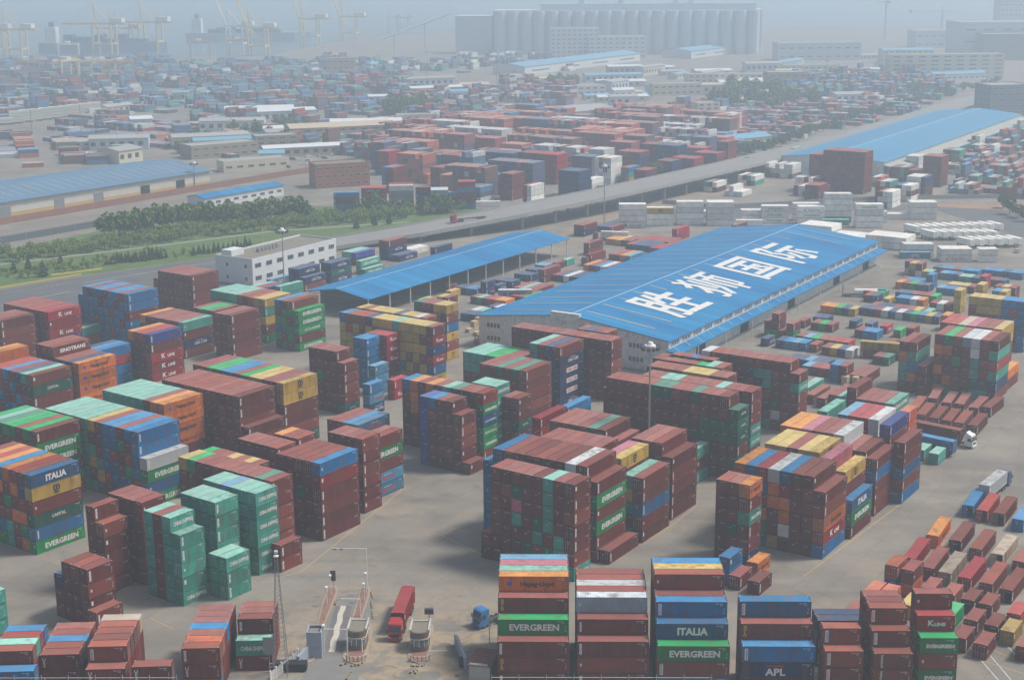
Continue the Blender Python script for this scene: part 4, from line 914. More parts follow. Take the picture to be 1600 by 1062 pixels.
# distant blue warehouse
t = thing('warehouse', 'distant plain blue-roofed warehouse with pale lower canopy', 'warehouse', (203.4, 820, 0), R(58))
L, W, e, r = 298, 59, 9.6, 12.4
mb = MB(); gable_walls(mb, L, W, e-.3, r-.3); mb.build('wall', wallg, t); mb = MB(); gable_roof(mb, L, W, e, r); mb.build('roof', M('pale_blue_sheet', (.06, .26, .44), rough=.7, noise=.1, scale=.05, world=True), t)
mb = MB(); mb.box(-.5, W/2-.4, r, L+.5, W/2+.4, r+.15); mb.build('ridge_cap', M('pale_ridge', (.3, .45, .62)), t)
mb = MB(); P = [(-1, -9, 6.4), (L+1, -9, 6.4), (L+1, -.05, 8), (-1, -.05, 8)]; mb.face(P); mb.face([(x, y, z-.3) for x, y, z in P[::-1]]); mb.build('canopy', M('pale_canopy', (.36, .37, .34), rough=.8, noise=.1, scale=.1, world=True), t)
mb = MB(); mb.box(-1, -9.6, 5.9, L+1, -9.05, 6.5); mb.build('canopy_edge', blue, t)
for k in range(24):
    for q in (0, 1):
        if q == 0: mb = MB()
        x = 6+k*12.8; y0, y1 = (W/2+3, W-4) if q else (3, W/2-3)
        mb.face([(x, y0, e+(r-e)*(1-abs(y0-W/2)/(W/2))+.06), (x+.7, y0, e+(r-e)*(1-abs(y0-W/2)/(W/2))+.06), (x+.7, y1, e+(r-e)*(1-abs(y1-W/2)/(W/2))+.06), (x, y1, e+(r-e)*(1-abs(y1-W/2)/(W/2))+.06)])
    mb.build('skylight', M('faint_skylight', (.14, .30, .50)), t)
for k in range(14):
    o = MB(); o.box(10+k*22, -.3, .05, 17+k*22, -.05, 5); o.build('door', dark, t)
# left warehouse beyond the railway
t = thing('warehouse', 'grey-blue roofed warehouse with yellow-based white wall beyond the railway', 'warehouse', (-162.5-160*math.cos(R(54.1)), 810.4-160*math.sin(R(54.1)), 0), R(54.1))
L, W, e, r = 160, 62, 9, 13
mb = MB(); gable_walls(mb, L, W, e-.3, r-.3); mb.build('wall', M('offwhite_wall', (.58, .56, .50), rough=.85, noise=.1, scale=.2, world=True), t)
mb = MB(); gable_roof(mb, L, W, e, r, 1.2); mb.build('roof', blue2, t)
mb = MB(); mb.box(-.05, -.07, 0, L+.07, -.02, 3.4); mb.build('yellow_base', M('ochre_paint', (.55, .36, .13), rough=.85, noise=.12, scale=.2, world=True), t)
for x in (27, 58, 82, 112, 136):
    o = MB(); o.box(x, -.16, .02, x+6, -.09, 6.3); o.build('door', grey if x % 4 else dark, t)
for k in range(26):
    mb = MB(); x = 3+k*6.0; y0, y1 = 5, 24; zz = lambda y: e+(r-e)*(y/(W/2))+.06
    mb.face([(x, y0, zz(y0)), (x+.8, y0, zz(y0)), (x+.8, y1, zz(y1)), (x, y1, zz(y1))]); mb.build('skylight', M('grey_skylight', (.30, .34, .35)), t)
# ------------------------------------------------------------------ other buildings
def building(o, yaw, L, W, h, label, wall, roof, storeys=2, cols=6, name='building', pitched=0, cat='building', par=.5, front='y', wh=1.5):
    t = thing(name, label, cat, (o[0], o[1], 0), R(yaw)); mb = MB()
    if pitched:
        gable_walls(mb, L, W, h-.1, h+pitched); mb.build('wall', wall, t); mb = MB(); gable_roof(mb, L, W, h, h+pitched+.1); mb.build('roof', roof, t)
    else:
        mb.box(0, 0, 0, L, W, h, 0, skip='t')
        for a in ((0, 0, L, .3), (0, W-.3, L, W), (0, .3, .3, W-.3), (L-.3, .3, L, W-.3)): mb.box(a[0], a[1], h, a[2], a[3], h+par, 0)
        mb.build('wall', wall, t); mb = MB(); mb.box(.3, .3, h-.1, L-.3, W-.3, h+.05); mb.build('roof', roof, t)
    sh = h/storeys
    for s in range(storeys):
        z = s*sh+sh*.35
        for k in range(cols):
            x0 = L*(k+.22)/cols; x1 = L*(k+.78)/cols; o_ = MB(); o_.box(x0, -.06, z, x1, -.02, z+min(wh, sh*.5), 0)
            n = max(1, int((x1-x0)/1.1))
            for q in range(n): o_.box(x0+.1+(x1-x0-.1)*q/n, -.09, z+.12, x0+(x1-x0-.1)*(q+1)/n, -.065, z+min(wh, sh*.5)-.12, 1)
            o_.build('window', [white, glass], t)
        if cols > 3:
            for k in range(max(1, int(cols*W/L))):
                y0 = W*(k+.3)/max(1, int(cols*W/L)); o_ = MB(); o_.box(-.06, y0, z, -.02, y0+1.1, z+1.3, 1); o_.build('window', [white, glass], t)
    return t
t = building((-96.7, 552.4), 58, 50, 18.5, 9.6, 'white two-storey office building with flat brown roof', wallw, roofgrey, 2, 8, 'office_building', par=.7, wh=1.9)
for k in range(6):
    o = MB(); o.box(14+k*2.1, 9, 9.7, 15.6+k*2.1, 10.2, 11.0); o.tube((14.8+k*2.1, 9.6, 11.0), (14.8+k*2.1, 9.6, 11.25), .5, 8); o.build('rooftop_unit', grey, t)
o = MB(); o.box(2, 12, 9.7, 9, 17, 12.0); o.build('stair_head', wallw, t)
brick = M('orange_brick', (.36, .135, .07), rough=.9, noise=.15, scale=.4, world=True)
building((-104, 800), 22, 30, 14, 12.5, 'orange brick office beside the blue-roofed stacks', brick, roofgrey, 3, 7)
building((-150.5, 734), 54, 55, 12, 5.5, 'low white building with blue roof by the trees', wallw, blue, 1, 9, pitched=1.2)
FB = [  # near corner on the ground, length, depth, height, heading, wall colour, roof kind, storeys, label
    ((135, 256), 24, 10, 6, 8, 'cream', 'flat', 1, 'cream low building with a row of windows behind the grey-blue roof'), ((300, 250), 45, 18, 8, 35, 'brown', 'flat', 2, 'brown long building beyond the grey warehouse'),
    ((350, 270), 40, 12, 6, 30, 'cream', 'flat', 1, 'pale low building at the railway wall'), ((340, 243), 36, 12, 6, 50, 'white', 'blue', 2, 'white and blue barrack building in the left distance'),
    ((455, 222), 70, 22, 9, 20, 'tan', 'tan', 2, 'tan arched-roof hall in the left distance'), ((620, 200), 30, 12, 9, 8, 'cream', 'flat', 2, 'cream two-storey block right of the tan hall'),
    ((400, 236), 28, 14, 9, 20, 'brown', 'flat', 3, 'brown three-storey block behind the parked cars'), ((800, 205), 100, 40, 10, 38, 'grey', 'grey', 2, 'grey long hall behind the container field'),
    ((1090, 192), 18, 12, 14, 20, 'cream', 'flat', 5, 'cream five-storey block at end of a maroon stack'), ((965, 200), 30, 14, 7, 20, 'cream', 'flat', 2, 'small cream office in the hazy middle distance'),
    ((1020, 150), 45, 14, 10, 10, 'cream', 'flat', 2, 'hazy cream block with window rows'), ((1075, 137), 55, 16, 12, 8, 'cream', 'flat', 3, 'hazy cream block behind another one'),
    ((1390, 125), 115, 20, 24, 3, 'cream', 'flat', 6, 'long cream apartment block in the haze'), ((1380, 98), 60, 20, 14, 5, 'cream', 'blue', 3, 'pale domed block left of the apartments'),
    ((860, 92), 60, 25, 36, 4, 'white', 'flat', 7, 'hazy white office block before the silos'), ((920, 92), 70, 25, 26, 4, 'white', 'flat', 5, 'lower hazy white block before the silos'),
    ((1200, 150), 35, 20, 20, 5, 'tan', 'flat', 4, 'hazy tan block in the right distance'), ((1215, 95), 100, 30, 20, 3, 'grey', 'flat', 2, 'faint grey hall in the right haze'),
    ((1430, 75), 90, 40, 22, 2, 'grey', 'flat', 2, 'faint white hall beneath the tower crane'), ((1500, 92), 200, 60, 42, 2, 'grey', 'flat', 3, 'huge faint grey plant hall at right'),
    ((1545, 190), 30, 25, 26, 10, 'dark', 'flat', 6, 'dark block at the end of the far blue roof'), ((1535, 95), 120, 30, 30, 2, 'dark', 'flat', 3, 'dark hazy hall at the right edge'),
    ((1460, 128), 60, 14, 7, 20, 'white', 'blue', 1, 'long low blue-roofed shed beside the far road'), ((1135, 231), 40, 16, 5, 35, 'cream', 'blue', 1, 'small blue-roofed shed beside the overpass trees'),
    ((965, 205), 32, 14, 4, 25, 'white', 'blue', 1, 'small bright blue roof among far containers'), ((420, 118), 40, 12, 9, 5, 'white', 'flat', 2, 'pale hut row in the left haze'),
    ((740, 160), 60, 14, 6, 8, 'white', 'flat', 1, 'white low shed in the hazy middle'), ((1150, 130), 40, 14, 8, 8, 'cream', 'flat', 2, 'faint cream villa row in the haze'),
    ((510, 122), 30, 15, 20, 5, 'tan', 'flat', 3, 'faint tan block by the quay'), ((1225, 118), 60, 20, 10, 5, 'cream', 'flat', 2, 'faint long cream building at right'),
    ((880, 150), 40, 18, 8, 15, 'white', 'flat', 2, 'faint white workshop before the trees'), ((1560, 60), 60, 30, 60, 2, 'grey', 'flat', 8, 'faint tall tower block at the right edge')]
WC = {'cream': M('cream_wall', (.60, .55, .42), rough=.9), 'brown': M('brown_wall', (.32, .27, .2), rough=.9), 'white': wallw, 'tan': M('tan_wall', (.46, .38, .27), rough=.9), 'grey': M('grey_wall', (.52, .58, .64), rough=.9), 'dark': M('dark_wall', (.20, .25, .30), rough=.9)}  # grey is pale concrete pushed toward the haze tint, so distant blocks dissolve
RC = {'flat': M('pale_far_roof', (.34, .34, .33)), 'blue': M('pale_blue_roof', (.16, .36, .50), rough=.8), 'tan': M('tan_roof', (.50, .42, .30), rough=.9), 'grey': M('light_grey_roof', (.36, .36, .35), rough=.9)}  # blue is paled with some haze put into the colour for far roofs
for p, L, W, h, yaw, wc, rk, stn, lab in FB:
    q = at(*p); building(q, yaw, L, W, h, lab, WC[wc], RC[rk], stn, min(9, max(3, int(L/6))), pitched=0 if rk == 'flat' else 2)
for p, q, W, lab in (((820, 118), (1000, 95), 40, 'pale blue-roofed hall in the haze, left one'), ((1080, 92), (1190, 78), 40, 'pale blue-roofed hall at the silo foot')):
    a, b = at(*p), at(*q); d = b-a; building(a, math.degrees(math.atan2(d.y, d.x)), d.length, W, 9, lab, wallw, RC['blue'], 1, 4, pitched=3)
for k in range(80):
    q = at(*random.choice([(random.uniform(20, 560), random.uniform(150, 262)), (random.uniform(560, 1230), random.uniform(108, 180)), (random.uniform(900, 1330), random.uniform(118, 168)), (random.uniform(1200, 1500), random.uniform(85, 125))]))
    if inside(q.x, q.y, 20): continue
    t = thing('far_shed', 'small pale shed lost in the haze before the silos', 'shed', q, R(random.choice((5, 20, 57, 10))), 'far sheds in the haze'); L_, W_, h_ = random.uniform(14, 60), random.uniform(8, 20), random.uniform(3.5, 9)
    o = MB(); gable_walls(o, L_, W_, h_, h_+1.4); o.build('wall', WC[random.choice(('white', 'cream', 'cream', 'grey', 'tan'))], t); o = MB(); gable_roof(o, L_, W_, h_+.1, h_+1.6); o.build('roof', random.choice((RC['flat'], RC['blue'], RC['grey'], wallw, RC['tan'])), t)
    for i in range(int(L_/6)): o = MB(); o.box(1+i*6, -.08, h_*.35, 4+i*6, -.03, h_*.7); o.build('window', glass, t)
# grain silos, far off in the haze
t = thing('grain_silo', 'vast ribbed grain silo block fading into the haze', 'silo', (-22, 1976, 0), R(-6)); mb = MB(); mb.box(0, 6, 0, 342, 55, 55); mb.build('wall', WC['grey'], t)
for k in range(20):
    o = MB(); o.tube((9+k*17, 6, 0), (9+k*17, 6, 54), 7.6, 12); o.build('silo_cell', WC['grey'], t)
o = MB(); o.box(60, 15, 55, 335, 40, 63); o.build('gallery', WC['grey'], t)
o = MB(); o.box(-50, 10, 0, -2, 50, 48); o.build('headhouse', WC['grey'], t)
for x in (110, 160, 230, 250): o = MB(); o.box(x, 22, 63, x+6, 30, 72); o.build('roof_vent', WC['grey'], t)
t = thing('conveyor', 'faint inclined conveyor bridge left of the silos', 'conveyor', (-170, 1990, 0), 0); mb = MB(); mb.tube((0, 0, 18), (95, 0, 52), 1.3, 4)
mb.build('gallery', WC['grey'], t)
for x in (20, 60): o = MB(); o.tube((x, 0, 0), (x, 0, 18+x*.36), 1, 4); o.build('trestle', WC['grey'], t)
t = thing('flag', 'small yellow flag on a pole at the office roof', 'flag', at(411, 388)); o = MB(); o.tube((0, 0, 0), (0, 0, 9.5), .08, 5); o.build('pole', white, t)
o = MB(); o.box(.08, -.02, 7.9, 2.0, .02, 9.3); o.build('cloth', M('flag_yellow', (.65, .55, .06), rough=.8), t)
# ------------------------------------------------------------------ overpass
CLP = [(505, 382, 1.2), (575, 371, 2.6), (645, 360, 4), (800, 331, 7), (950, 301, 8), (1150, 257, 8), (1300, 221, 7), (1420, 186, 5), (1520, 156, 2.5), (1600, 134, .6)]
pts = [at(a, b, z) for a, b, z in CLP]
t = thing('overpass', 'grey concrete overpass sweeping past the container stacks', 'bridge', (0, 0, 0))
def offs(P, d):
    out = []
    for i, p in enumerate(P):
        a = P[max(0, i-1)]; b = P[min(len(P)-1, i+1)]; n = Vector((-(b.y-a.y), b.x-a.x, 0)).normalized(); out.append(p+n*d)
    return out
HW = 10.5
Lp, Rp = offs(pts, HW), offs(pts, -HW); mb = MB(); ms = MB(); br = MB()
for i in range(len(pts)-1):
    a, b, c, d = Rp[i], Rp[i+1], Lp[i+1], Lp[i]; dn = Vector((0, 0, -.95))
    mb.face([a, b, c, d], 0); mb.face([a+dn, a, d, d+dn], 1) if i == 0 else None
    mb.face([a+dn, b+dn, b, a], 1); mb.face([c+dn, d+dn, d, c], 1); mb.face([d+dn, c+dn, b+dn, a+dn], 1)
    for A, B_ in ((a, b), (d, c)): 
        br.face([A, B_, B_+Vector((0, 0, .75)), A+Vector((0, 0, .75))]); n = Vector((-(B_-A).y, (B_-A).x, 0)).normalized()*.25
        br.face([A+n+Vector((0, 0, .75)), A+Vector((0, 0, .75)), B_+Vector((0, 0, .75)), B_+n+Vector((0, 0, .75))]); br.face([B_+n, A+n, A+n+Vector((0, 0, .75)), B_+n+Vector((0, 0, .75))])
mb.build('deck', [M('worn_deck', (.25, .245, .235), rough=.9, noise=.15, scale=.1, world=True), conc], t); br.build('parapet', conc, t)
for i in range(2, len(pts)-1):
    n = max(1, int((pts[i+1]-pts[i]).length/19))
    for k in range(n):
        p = pts[i].lerp(pts[i+1], k/n); 
        if p.z < 2.5: continue
        d = (pts[i+1]-pts[i]); nn = Vector((-d.y, d.x, 0)).normalized(); o = MB()
        for q in (-6, 6): o.box(-.6, q-.6, 0, .6, q+.6, p.z-1.8)
        o.box(-.7, -9, p.z-1.8, .7, 9, p.z-.93); o.build('pier', conc, t, (p.x, p.y, 0), math.atan2(d.y, d.x))
# ------------------------------------------------------------------ walls and fences
def wall(name, P, h, w, m, label, posts=0, pm=None, cat='wall', pane=True):
    Q = [at(*p) if not isinstance(p, Vector) else p for p in P]; t = thing(name, label, cat, Q[0]); o0 = Q[0]
    mb = MB()
    for a, b in zip(Q, Q[1:]):
        d = b-a; mb.box(0, -w/2, 0, d.length, w/2, h, 0, math.atan2(d.y, d.x), ((a-o0).x, (a-o0).y))
        if posts:
            n = max(1, int(d.length/posts))
            for k in range(n+1):
                p = a+d*k/n-o0; o = MB(); o.box(-.12, -.12, 0, .12, .12, h+.3); o.build('post', pm or m, t, p, math.atan2(d.y, d.x))
    mb.build('panel', m, t); return t
wall('brick_wall', [(-60, 362), (325, 296), (492, 268)], 3.2, .4, M('red_brick_wall', (.27, .13, .10), rough=.95, noise=.2, scale=.3, world=True), 'long red brick wall along the railway')
wall('railway_fence', [(-40, 388), (190, 348), (290, 330)], 3.0, .15, M('dark_grey_fence', (.10, .13, .14), rough=.9), 'dark grey fence between railway and young trees', 12, grey, 'fence')
wall('kerb_barrier', [(0, 451), (127, 430)], .7, .5, M('hazard_yellow', (.52, .40, .14), rough=.8), 'striped yellow and black barrier at the roadside', cat='barrier')
wall('kerb_barrier', [(80, 431), (159, 421)], .6, .6, M('plain_yellow', (.62, .50, .12), rough=.8), 'plain yellow barrier rail on the grass', cat='barrier')
wall('boundary_wall', [(1035, 318), (1130, 326), (1380, 312), (1600, 309)], 2.0, .3, conc, 'pale boundary wall behind the white containers', 9, white)
# ------------------------------------------------------------------ trees
leafm = [M('leaf_dark', (.045, .095, .028), rough=.9), M('leaf_mid', (.10, .17, .04), rough=.9), M('leaf_light', (.27, .35, .07), rough=.9)]
bark = M('bark', (.11, .085, .06), rough=.95)
def make_tree(name, label, h, cr, n, style, seed, mats):
    rnd = random.Random(seed); t = thing(name, label, 'tree', (0, -500, 0)); o = MB()
    o.tube((0, 0, 0), (rnd.uniform(-.2, .2), 0, h*.55), h*.022+.06, 6, 0, h*.012)
    for k in range(5):
        a = rnd.uniform(0, 6.28); o.tube((0, 0, h*(.3+.05*k)), (math.cos(a)*cr*.55, math.sin(a)*cr*.55, h*(.5+.06*k)), h*.01+.02, 4, 0, .02)
    o.build('trunk', bark, t); mb = MB(); lumps = []
    if style == 'cone':
        for k in range(n):
            f = rnd.random()**1.3; a = rnd.uniform(0, 6.28); rr = cr*(1-f)*rnd.uniform(.6, 1.05)
            lumps.append((rr*math.cos(a), rr*math.sin(a), h*(.08+.92*f), .35*cr*(1.1-f)))
    else:
        cs = [(rnd.uniform(-.5, .5)*cr, rnd.uniform(-.5, .5)*cr, h*rnd.uniform(.45, .85), cr*rnd.uniform(.35, .6)) for _ in range(9)]
        for k in range(n):
            c = rnd.choice(cs); d = Vector((rnd.gauss(0, 1), rnd.gauss(0, 1), rnd.gauss(0, 1))).normalized()*c[3]*rnd.uniform(.7, 1.08)
            lumps.append((c[0]+d.x, c[1]+d.y, max(h*.2, c[2]+d.z*.9), cr*.16))
    for x, y, z, s in lumps:
        m = rnd.choice((0, 1, 1, 2) if mats is None else mats); c = Vector((x, y, z))
        for _ in range(2):
            u = Vector((rnd.gauss(0, 1), rnd.gauss(0, 1), rnd.gauss(0, .6))).normalized()*s; v = u.cross(Vector((rnd.gauss(0, 1), rnd.gauss(0, 1), rnd.gauss(0, 1)))).normalized()*s*.8
            mb.face([c-u, c+v*.7, c+u, c-v], m)
    mb.build('crown', leafm, t); return t
TA = make_tree('broadleaf_tree', 'dark broadleaf tree in the grove by the railway', 9, 4.2, 420, 'round', 1, None)
TB = make_tree('young_tree', 'young yellow-green tree in the planted belt', 4.6, 2.1, 200, 'round', 2, (1, 2, 2))
TC = make_tree('conifer', 'small dark conifer in the row beside the road', 5.0, 1.1, 200, 'cone', 3, (0, 0, 1))
TD = make_tree('roadside_tree', 'bushy tree growing along the overpass', 6.5, 3.6, 320, 'round', 4, (0, 1, 1))
_used = set()
def plant(proto, P, label, group, s0=.8, s1=1.2, n=None):
    """P: list of ground pixels"""
    for p in P:
        q = at(*p); s = random.uniform(s0, s1)
        if proto.name not in _used:
            _used.add(proto.name); proto.location = q; proto.rotation_euler = (0, 0, random.uniform(0, 6)); proto.scale = (s, s, s); proto['label'] = label; proto['group'] = group
        else: dup(proto, q, random.uniform(0, 6.28), label, group, (s*random.uniform(.9, 1.1), s, s*random.uniform(.85, 1.15)))
def along(pts, n, jx=3, jy=2):
    out = []
    for k in range(n):
        f = (k+.5)/n*(len(pts)-1); i = min(int(f), len(pts)-2); f -= i
        out.append((pts[i][0]+(pts[i+1][0]-pts[i][0])*f+random.uniform(-jx, jx), pts[i][1]+(pts[i+1][1]-pts[i][1])*f+random.uniform(-jy, jy)))
    return out
plant(TA, along([(165, 368), (230, 362), (300, 355), (370, 350), (430, 346), (485, 340)], 56, 7, 6), 'dark broadleaf tree in the grove beside the railway', 'dark trees in the grove')
plant(TA, [(560, 335), (575, 334), (590, 333), (603, 332), (625, 334), (640, 333), (664, 334), (680, 334), (694, 334), (703, 333)], 'dark tree in front of the stacks beyond the verge', 'trees before the far stacks', .7, 1.0)
plant(TB, along([(0, 408), (120, 393), (240, 376), (360, 362), (500, 348), (645, 336)], 200, 3, 6), 'young yellow-green tree in the planted belt', 'young trees in the verge belt', .8, 1.15)
plant(TB, along([(0, 432), (60, 428), (120, 420), (180, 410), (300, 396)], 70, 6, 7), 'low green shrub on the lower verge', 'shrubs on the lower verge', .4, .7)
plant(TC, along([(165, 414), (210, 409), (262, 403)], 16, 1, 1), 'small dark conifer in the left roadside row', 'conifers in the left row')
plant(TC, along([(300, 399), (350, 393), (395, 387)], 13, 1, 1), 'small dark conifer in the row behind the office', 'conifers in the right row', .8, 1.1)
plant(TC, [(22, 427), (45, 425), (68, 432), (95, 416), (557, 357), (585, 352), (608, 350)], 'single dark conifer standing on the open verge', 'lone conifers on the verge', 1.2, 1.7)
plant(TD, along([(1000, 279), (1080, 262), (1200, 236), (1330, 190), (1420, 165), (1560, 132)], 80, 4, 3), 'bushy tree in the strip along the overpass', 'trees along the overpass', .8, 1.2)
plant(TD, along([(890, 318), (960, 300), (1050, 285), (1130, 273)], 16, 4, 2), 'low bush under the overpass edge', 'bushes under the overpass', .4, .7)
plant(TD, [(1205, 270), (1170, 268), (1577, 335), (1590, 340), (1602, 346), (1568, 325)], 'green bush beside the access road', 'bushes by the access road', .8, 1.1)
plant(TB, along([(430, 356), (520, 346), (620, 338), (740, 328)], 60, 5, 5), 'yellow-green shrub between the road and the far stacks', 'shrubs before the far stacks', .7, 1.1)
plant(TA, along([(360, 215), (420, 208), (480, 200)], 12, 8, 5), 'hazy tree among the left low buildings', 'trees among the left buildings', .7, 1.1)
plant(TA, along([(600, 178), (640, 176), (690, 174)], 16, 5, 4), 'hazy dark tree behind the tan hall', 'far trees behind the tan hall', 1, 1.5)
plant(TA, along([(855, 142), (900, 138)], 8, 5, 3), 'hazy tree before the pale blue hall', 'far trees before the blue hall', 1, 1.5)
plant(TA, along([(1110, 170), (1160, 165), (1240, 172), (1180, 150), (1130, 148), (1290, 168)], 34, 10, 6), 'hazy tree in the far right grove', 'far trees in the right grove', 1.2, 1.8)
plant(TA, [(302, 222), (312, 226), (325, 222), (278, 240), (285, 239)], 'tree beside the brown long building', 'trees by the brown building', .7, 1.1)
# ------------------------------------------------------------------ masts and lamps
def flood_mast(p, h, label, group=None, r=.28):
    t = thing('floodlight_mast', label, 'light mast', p, 0, group)
    o = MB(); o.tube((0, 0, 0), (0, 0, h), r, 10, 0, r*.6); o.build('pole', M('mast_grey', (.34, .37, .39), rough=.5, metal=.3), t)
    o = MB(); o.tube((0, 0, h-.4), (0, 0, h+.2), 1.3, 16, 0, 1.3); o.tube((0, 0, h+.2), (0, 0, h+1.0), .9, 12, 0, .5); o.build('head_ring', white, t)
    for k in range(10):
        a = k*.628; c, s = math.cos(a), math.sin(a); o = MB()
        o.tube((c*1.2, s*1.2, h-.2), (c*1.9, s*1.9, h-.35), .06, 4); o.tube((c*1.8, s*1.8, h-.75), (c*2.25, s*2.25, h+.05), .42, 8, 1, .3); o.build('floodlight', [grey, M('lamp_housing', (.10, .10, .105), rough=.5)], t)
    return t
flood_mast(at(1013, 739), 31.0, 'tall grey floodlight mast in front of the warehouse corner')
flood_mast(at(445, 462), 24, 'floodlight mast standing before the white office')
flood_mast(at(944, 352), 27, 'floodlight mast rising beside the overpass piers')
flood_mast(at(305, 296), 14, 'short floodlight mast at end of the grey-blue warehouse')
for k, (a, b, h, lab) in enumerate(((734, 230, 22, 'hazy floodlight mast left of the railway curve'), (668, 130, 30, 'hazy mast in the middle distance, right of cranes'), (1382, 170, 38, 'tall hazy lattice-like mast above far white boxes'), (1290, 150, 30, 'hazy slender mast in the right distance'),
                          (516, 128, 28, 'hazy slender mast near the quay'), (242, 175, 30, 'hazy mast above the left container field'), (128, 215, 26, 'slender mast behind the white stacked boxes'), (50, 205, 24, 'slender mast at the far left field'), (362, 205, 26, 'slender mast in the left-centre field'), (776, 150, 28, 'faint mast above the white shed'))):
    t = thing('light_mast', lab, 'light mast', at(a, b)); o = MB(); o.tube((0, 0, 0), (0, 0, h), .3, 6, 0, .18); o.build('pole', grey, t)
    o = MB(); o.box(-1.6, -.4, h, 1.6, .4, h+.7); o.build('lamp_head', grey, t)
# lattice mast at the gate
p = at(440, 1053); t = thing('lattice_mast', 'slender lattice steel mast standing by the gate', 'mast', p); H_ = 21.5
mb = MB(); b0 = 1.25
def cor(z):
    w_ = b0*(1-z/H_)*.82+.16; return [Vector((-w_, -w_, z)), Vector((w_, -w_, z)), Vector((w_, w_, z)), Vector((-w_, w_, z))]
for k in range(4):
    for s in range(10): mb.tube(cor(H_*s/10)[k], cor(H_*(s+1)/10)[k], .05, 4)
mb.build('leg_frame', grey, t); mb = MB()
for s in range(26):
    a, b = cor(H_*s/26), cor(H_*(s+1)/26)
    for k in range(4): mb.tube(a[k], b[(k+1) % 4], .022, 3); mb.tube(a[k], a[(k+1) % 4], .022, 3)
mb.build('bracing', M('lattice_steel', (.16, .165, .17), rough=.6), t)
o = MB(); o.box(-.4, -.4, H_, .4, .4, H_+.1); o.tube((0, 0, H_), (0, 0, H_+.9), .06, 5); o.box(-.25, -.2, H_+.6, .3, .2, H_+1.0); o.build('camera_head', white, t)
o = MB(); o.tube((-2.0, 0, 0), (-2.0, 0, 6.9), .08, 5); o.box(-2.9, -.1, 3.8, -.95, 0, 6.9, 0); sg = o.build('sign_board', M('board_grey', (.23, .24, .25), rough=.7), t)
# ------------------------------------------------------------------ the gate
redpave = M('red_paving', (.25, .14, .11), rough=.95, noise=.25, scale=.8, world=True); kerb = M('kerb_stone', (.33, .28, .21), rough=.9, noise=.2, scale=1, world=True)
rw_r = M('hazard_red', (.35, .05, .045), rough=.7); rw_w = M('hazard_white', (.65, .62, .56), rough=.7); yb = M('bump_yellow', (.5, .36, .07), rough=.8); blk = M('rubber_black', (.03, .03, .03), rough=.8)
def island(P, label, nose=None):
    Q = [at(*q) for q in P]; o0 = Q[0]; t = thing('traffic_island', label, 'traffic island', o0); L_ = [(q-o0) for q in Q]
    mb = MB(); mb.prism([(q.x, q.y) for q in L_], 0, .16); mb.build('kerb', kerb, t)
    c = sum(L_, Vector())/len(L_); mb = MB(); mb.prism([((c+(q-c)*.68).x, (c+(q-c)*.93).y) for q in L_], .15, .19); mb.build('paving', redpave, t); return t
island([(480, 1036), (488, 1034), (499, 1020), (503, 985), (529, 922), (527, 915), (513, 915), (502, 945), (494, 985), (487, 1018)], 'long narrow red-paved island left of the weighbridge')
island([(536, 1028), (541, 1034), (556, 1038), (569, 1034), (575, 1022), (583, 985), (581, 975), (577, 976), (574, 985), (549, 985), (545, 1000), (537, 1015)], 'red-paved island under the left booth')
island([(549, 968), (565, 968), (579, 925), (578, 918), (563, 918), (559, 935)], 'short island with camera poles behind the left booth')
island([(638, 1028), (643, 1034), (656, 1037), (668, 1033), (673, 1022), (678, 985), (676, 975), (670, 972), (650, 975), (642, 1000), (637, 1015)], 'red-paved island under the right booth')
def booth(p, label):
    t = thing('gate_booth', label, 'gate booth', p, R(-1.5)); w_ = 1.55; L_ = 4.2
    def fp(s): return [(w_*s*math.sin(a), -L_*.32-w_*s*.75*math.cos(a)) for a in [R(-90+k*18) for k in range(11)]]+[(w_*s, L_*.55), (-w_*s, L_*.55)]
    tile = M('booth_tile', (.17, .12, .09), rough=.7, noise=.35, scale=2.5, world=True)
    mb = MB(); mb.prism(fp(1.0), 0, 1.15); mb.build('base_wall', tile, t)
    mb = MB(); mb.prism(fp(.93), 1.15, 2.45); mb.build('window', M('booth_glass', (.13, .17, .19), rough=.12, spec=.7), t)
    mb = MB(); q = fp(.97)
    for k in (0, 3, 5, 7, 10, 11, 12): mb.tube((q[k][0], q[k][1], 1.1), (q[k][0], q[k][1], 2.5), .07, 5)
    mb.build('window_frame', white, t)
    mb = MB(); mb.prism(fp(1.12), 2.45, 2.62); mb.build('ledge', M('booth_ledge', (.5, .5, .48)), t)
    mb = MB(); mb.prism(fp(1.04), 2.62, 3.75); mb.build('fascia', tile, t)
    mb = MB(); mb.prism([(a*.92, b*.92) for a, b in fp(1.04)], 3.74, 3.8); mb.build('roof', roofgrey, t)
    mb = MB(); mb.box(-1.75, -1.6, 3.7, -1.45, 2.4, 4.05); mb.box(1.45, -1.6, 3.7, 1.75, 2.4, 4.05); mb.box(-1.45, 2.15, 3.7, 1.45, 2.4, 4.05); mb.build('parapet', M('parapet_stone', (.5, .48, .43)), t)
    for x in (-1.6, 1.6): o = MB(); o.tube((x, 2.3, 4.0), (x, 2.3, 4.35), .2, 8, 0, .14); o.build('roof_lamp', white, t)
    return t
booth(at(560, 1008), 'left round-fronted gate booth with tiled sides'); booth(at(657, 1010), 'right round-fronted gate booth with dark box behind')
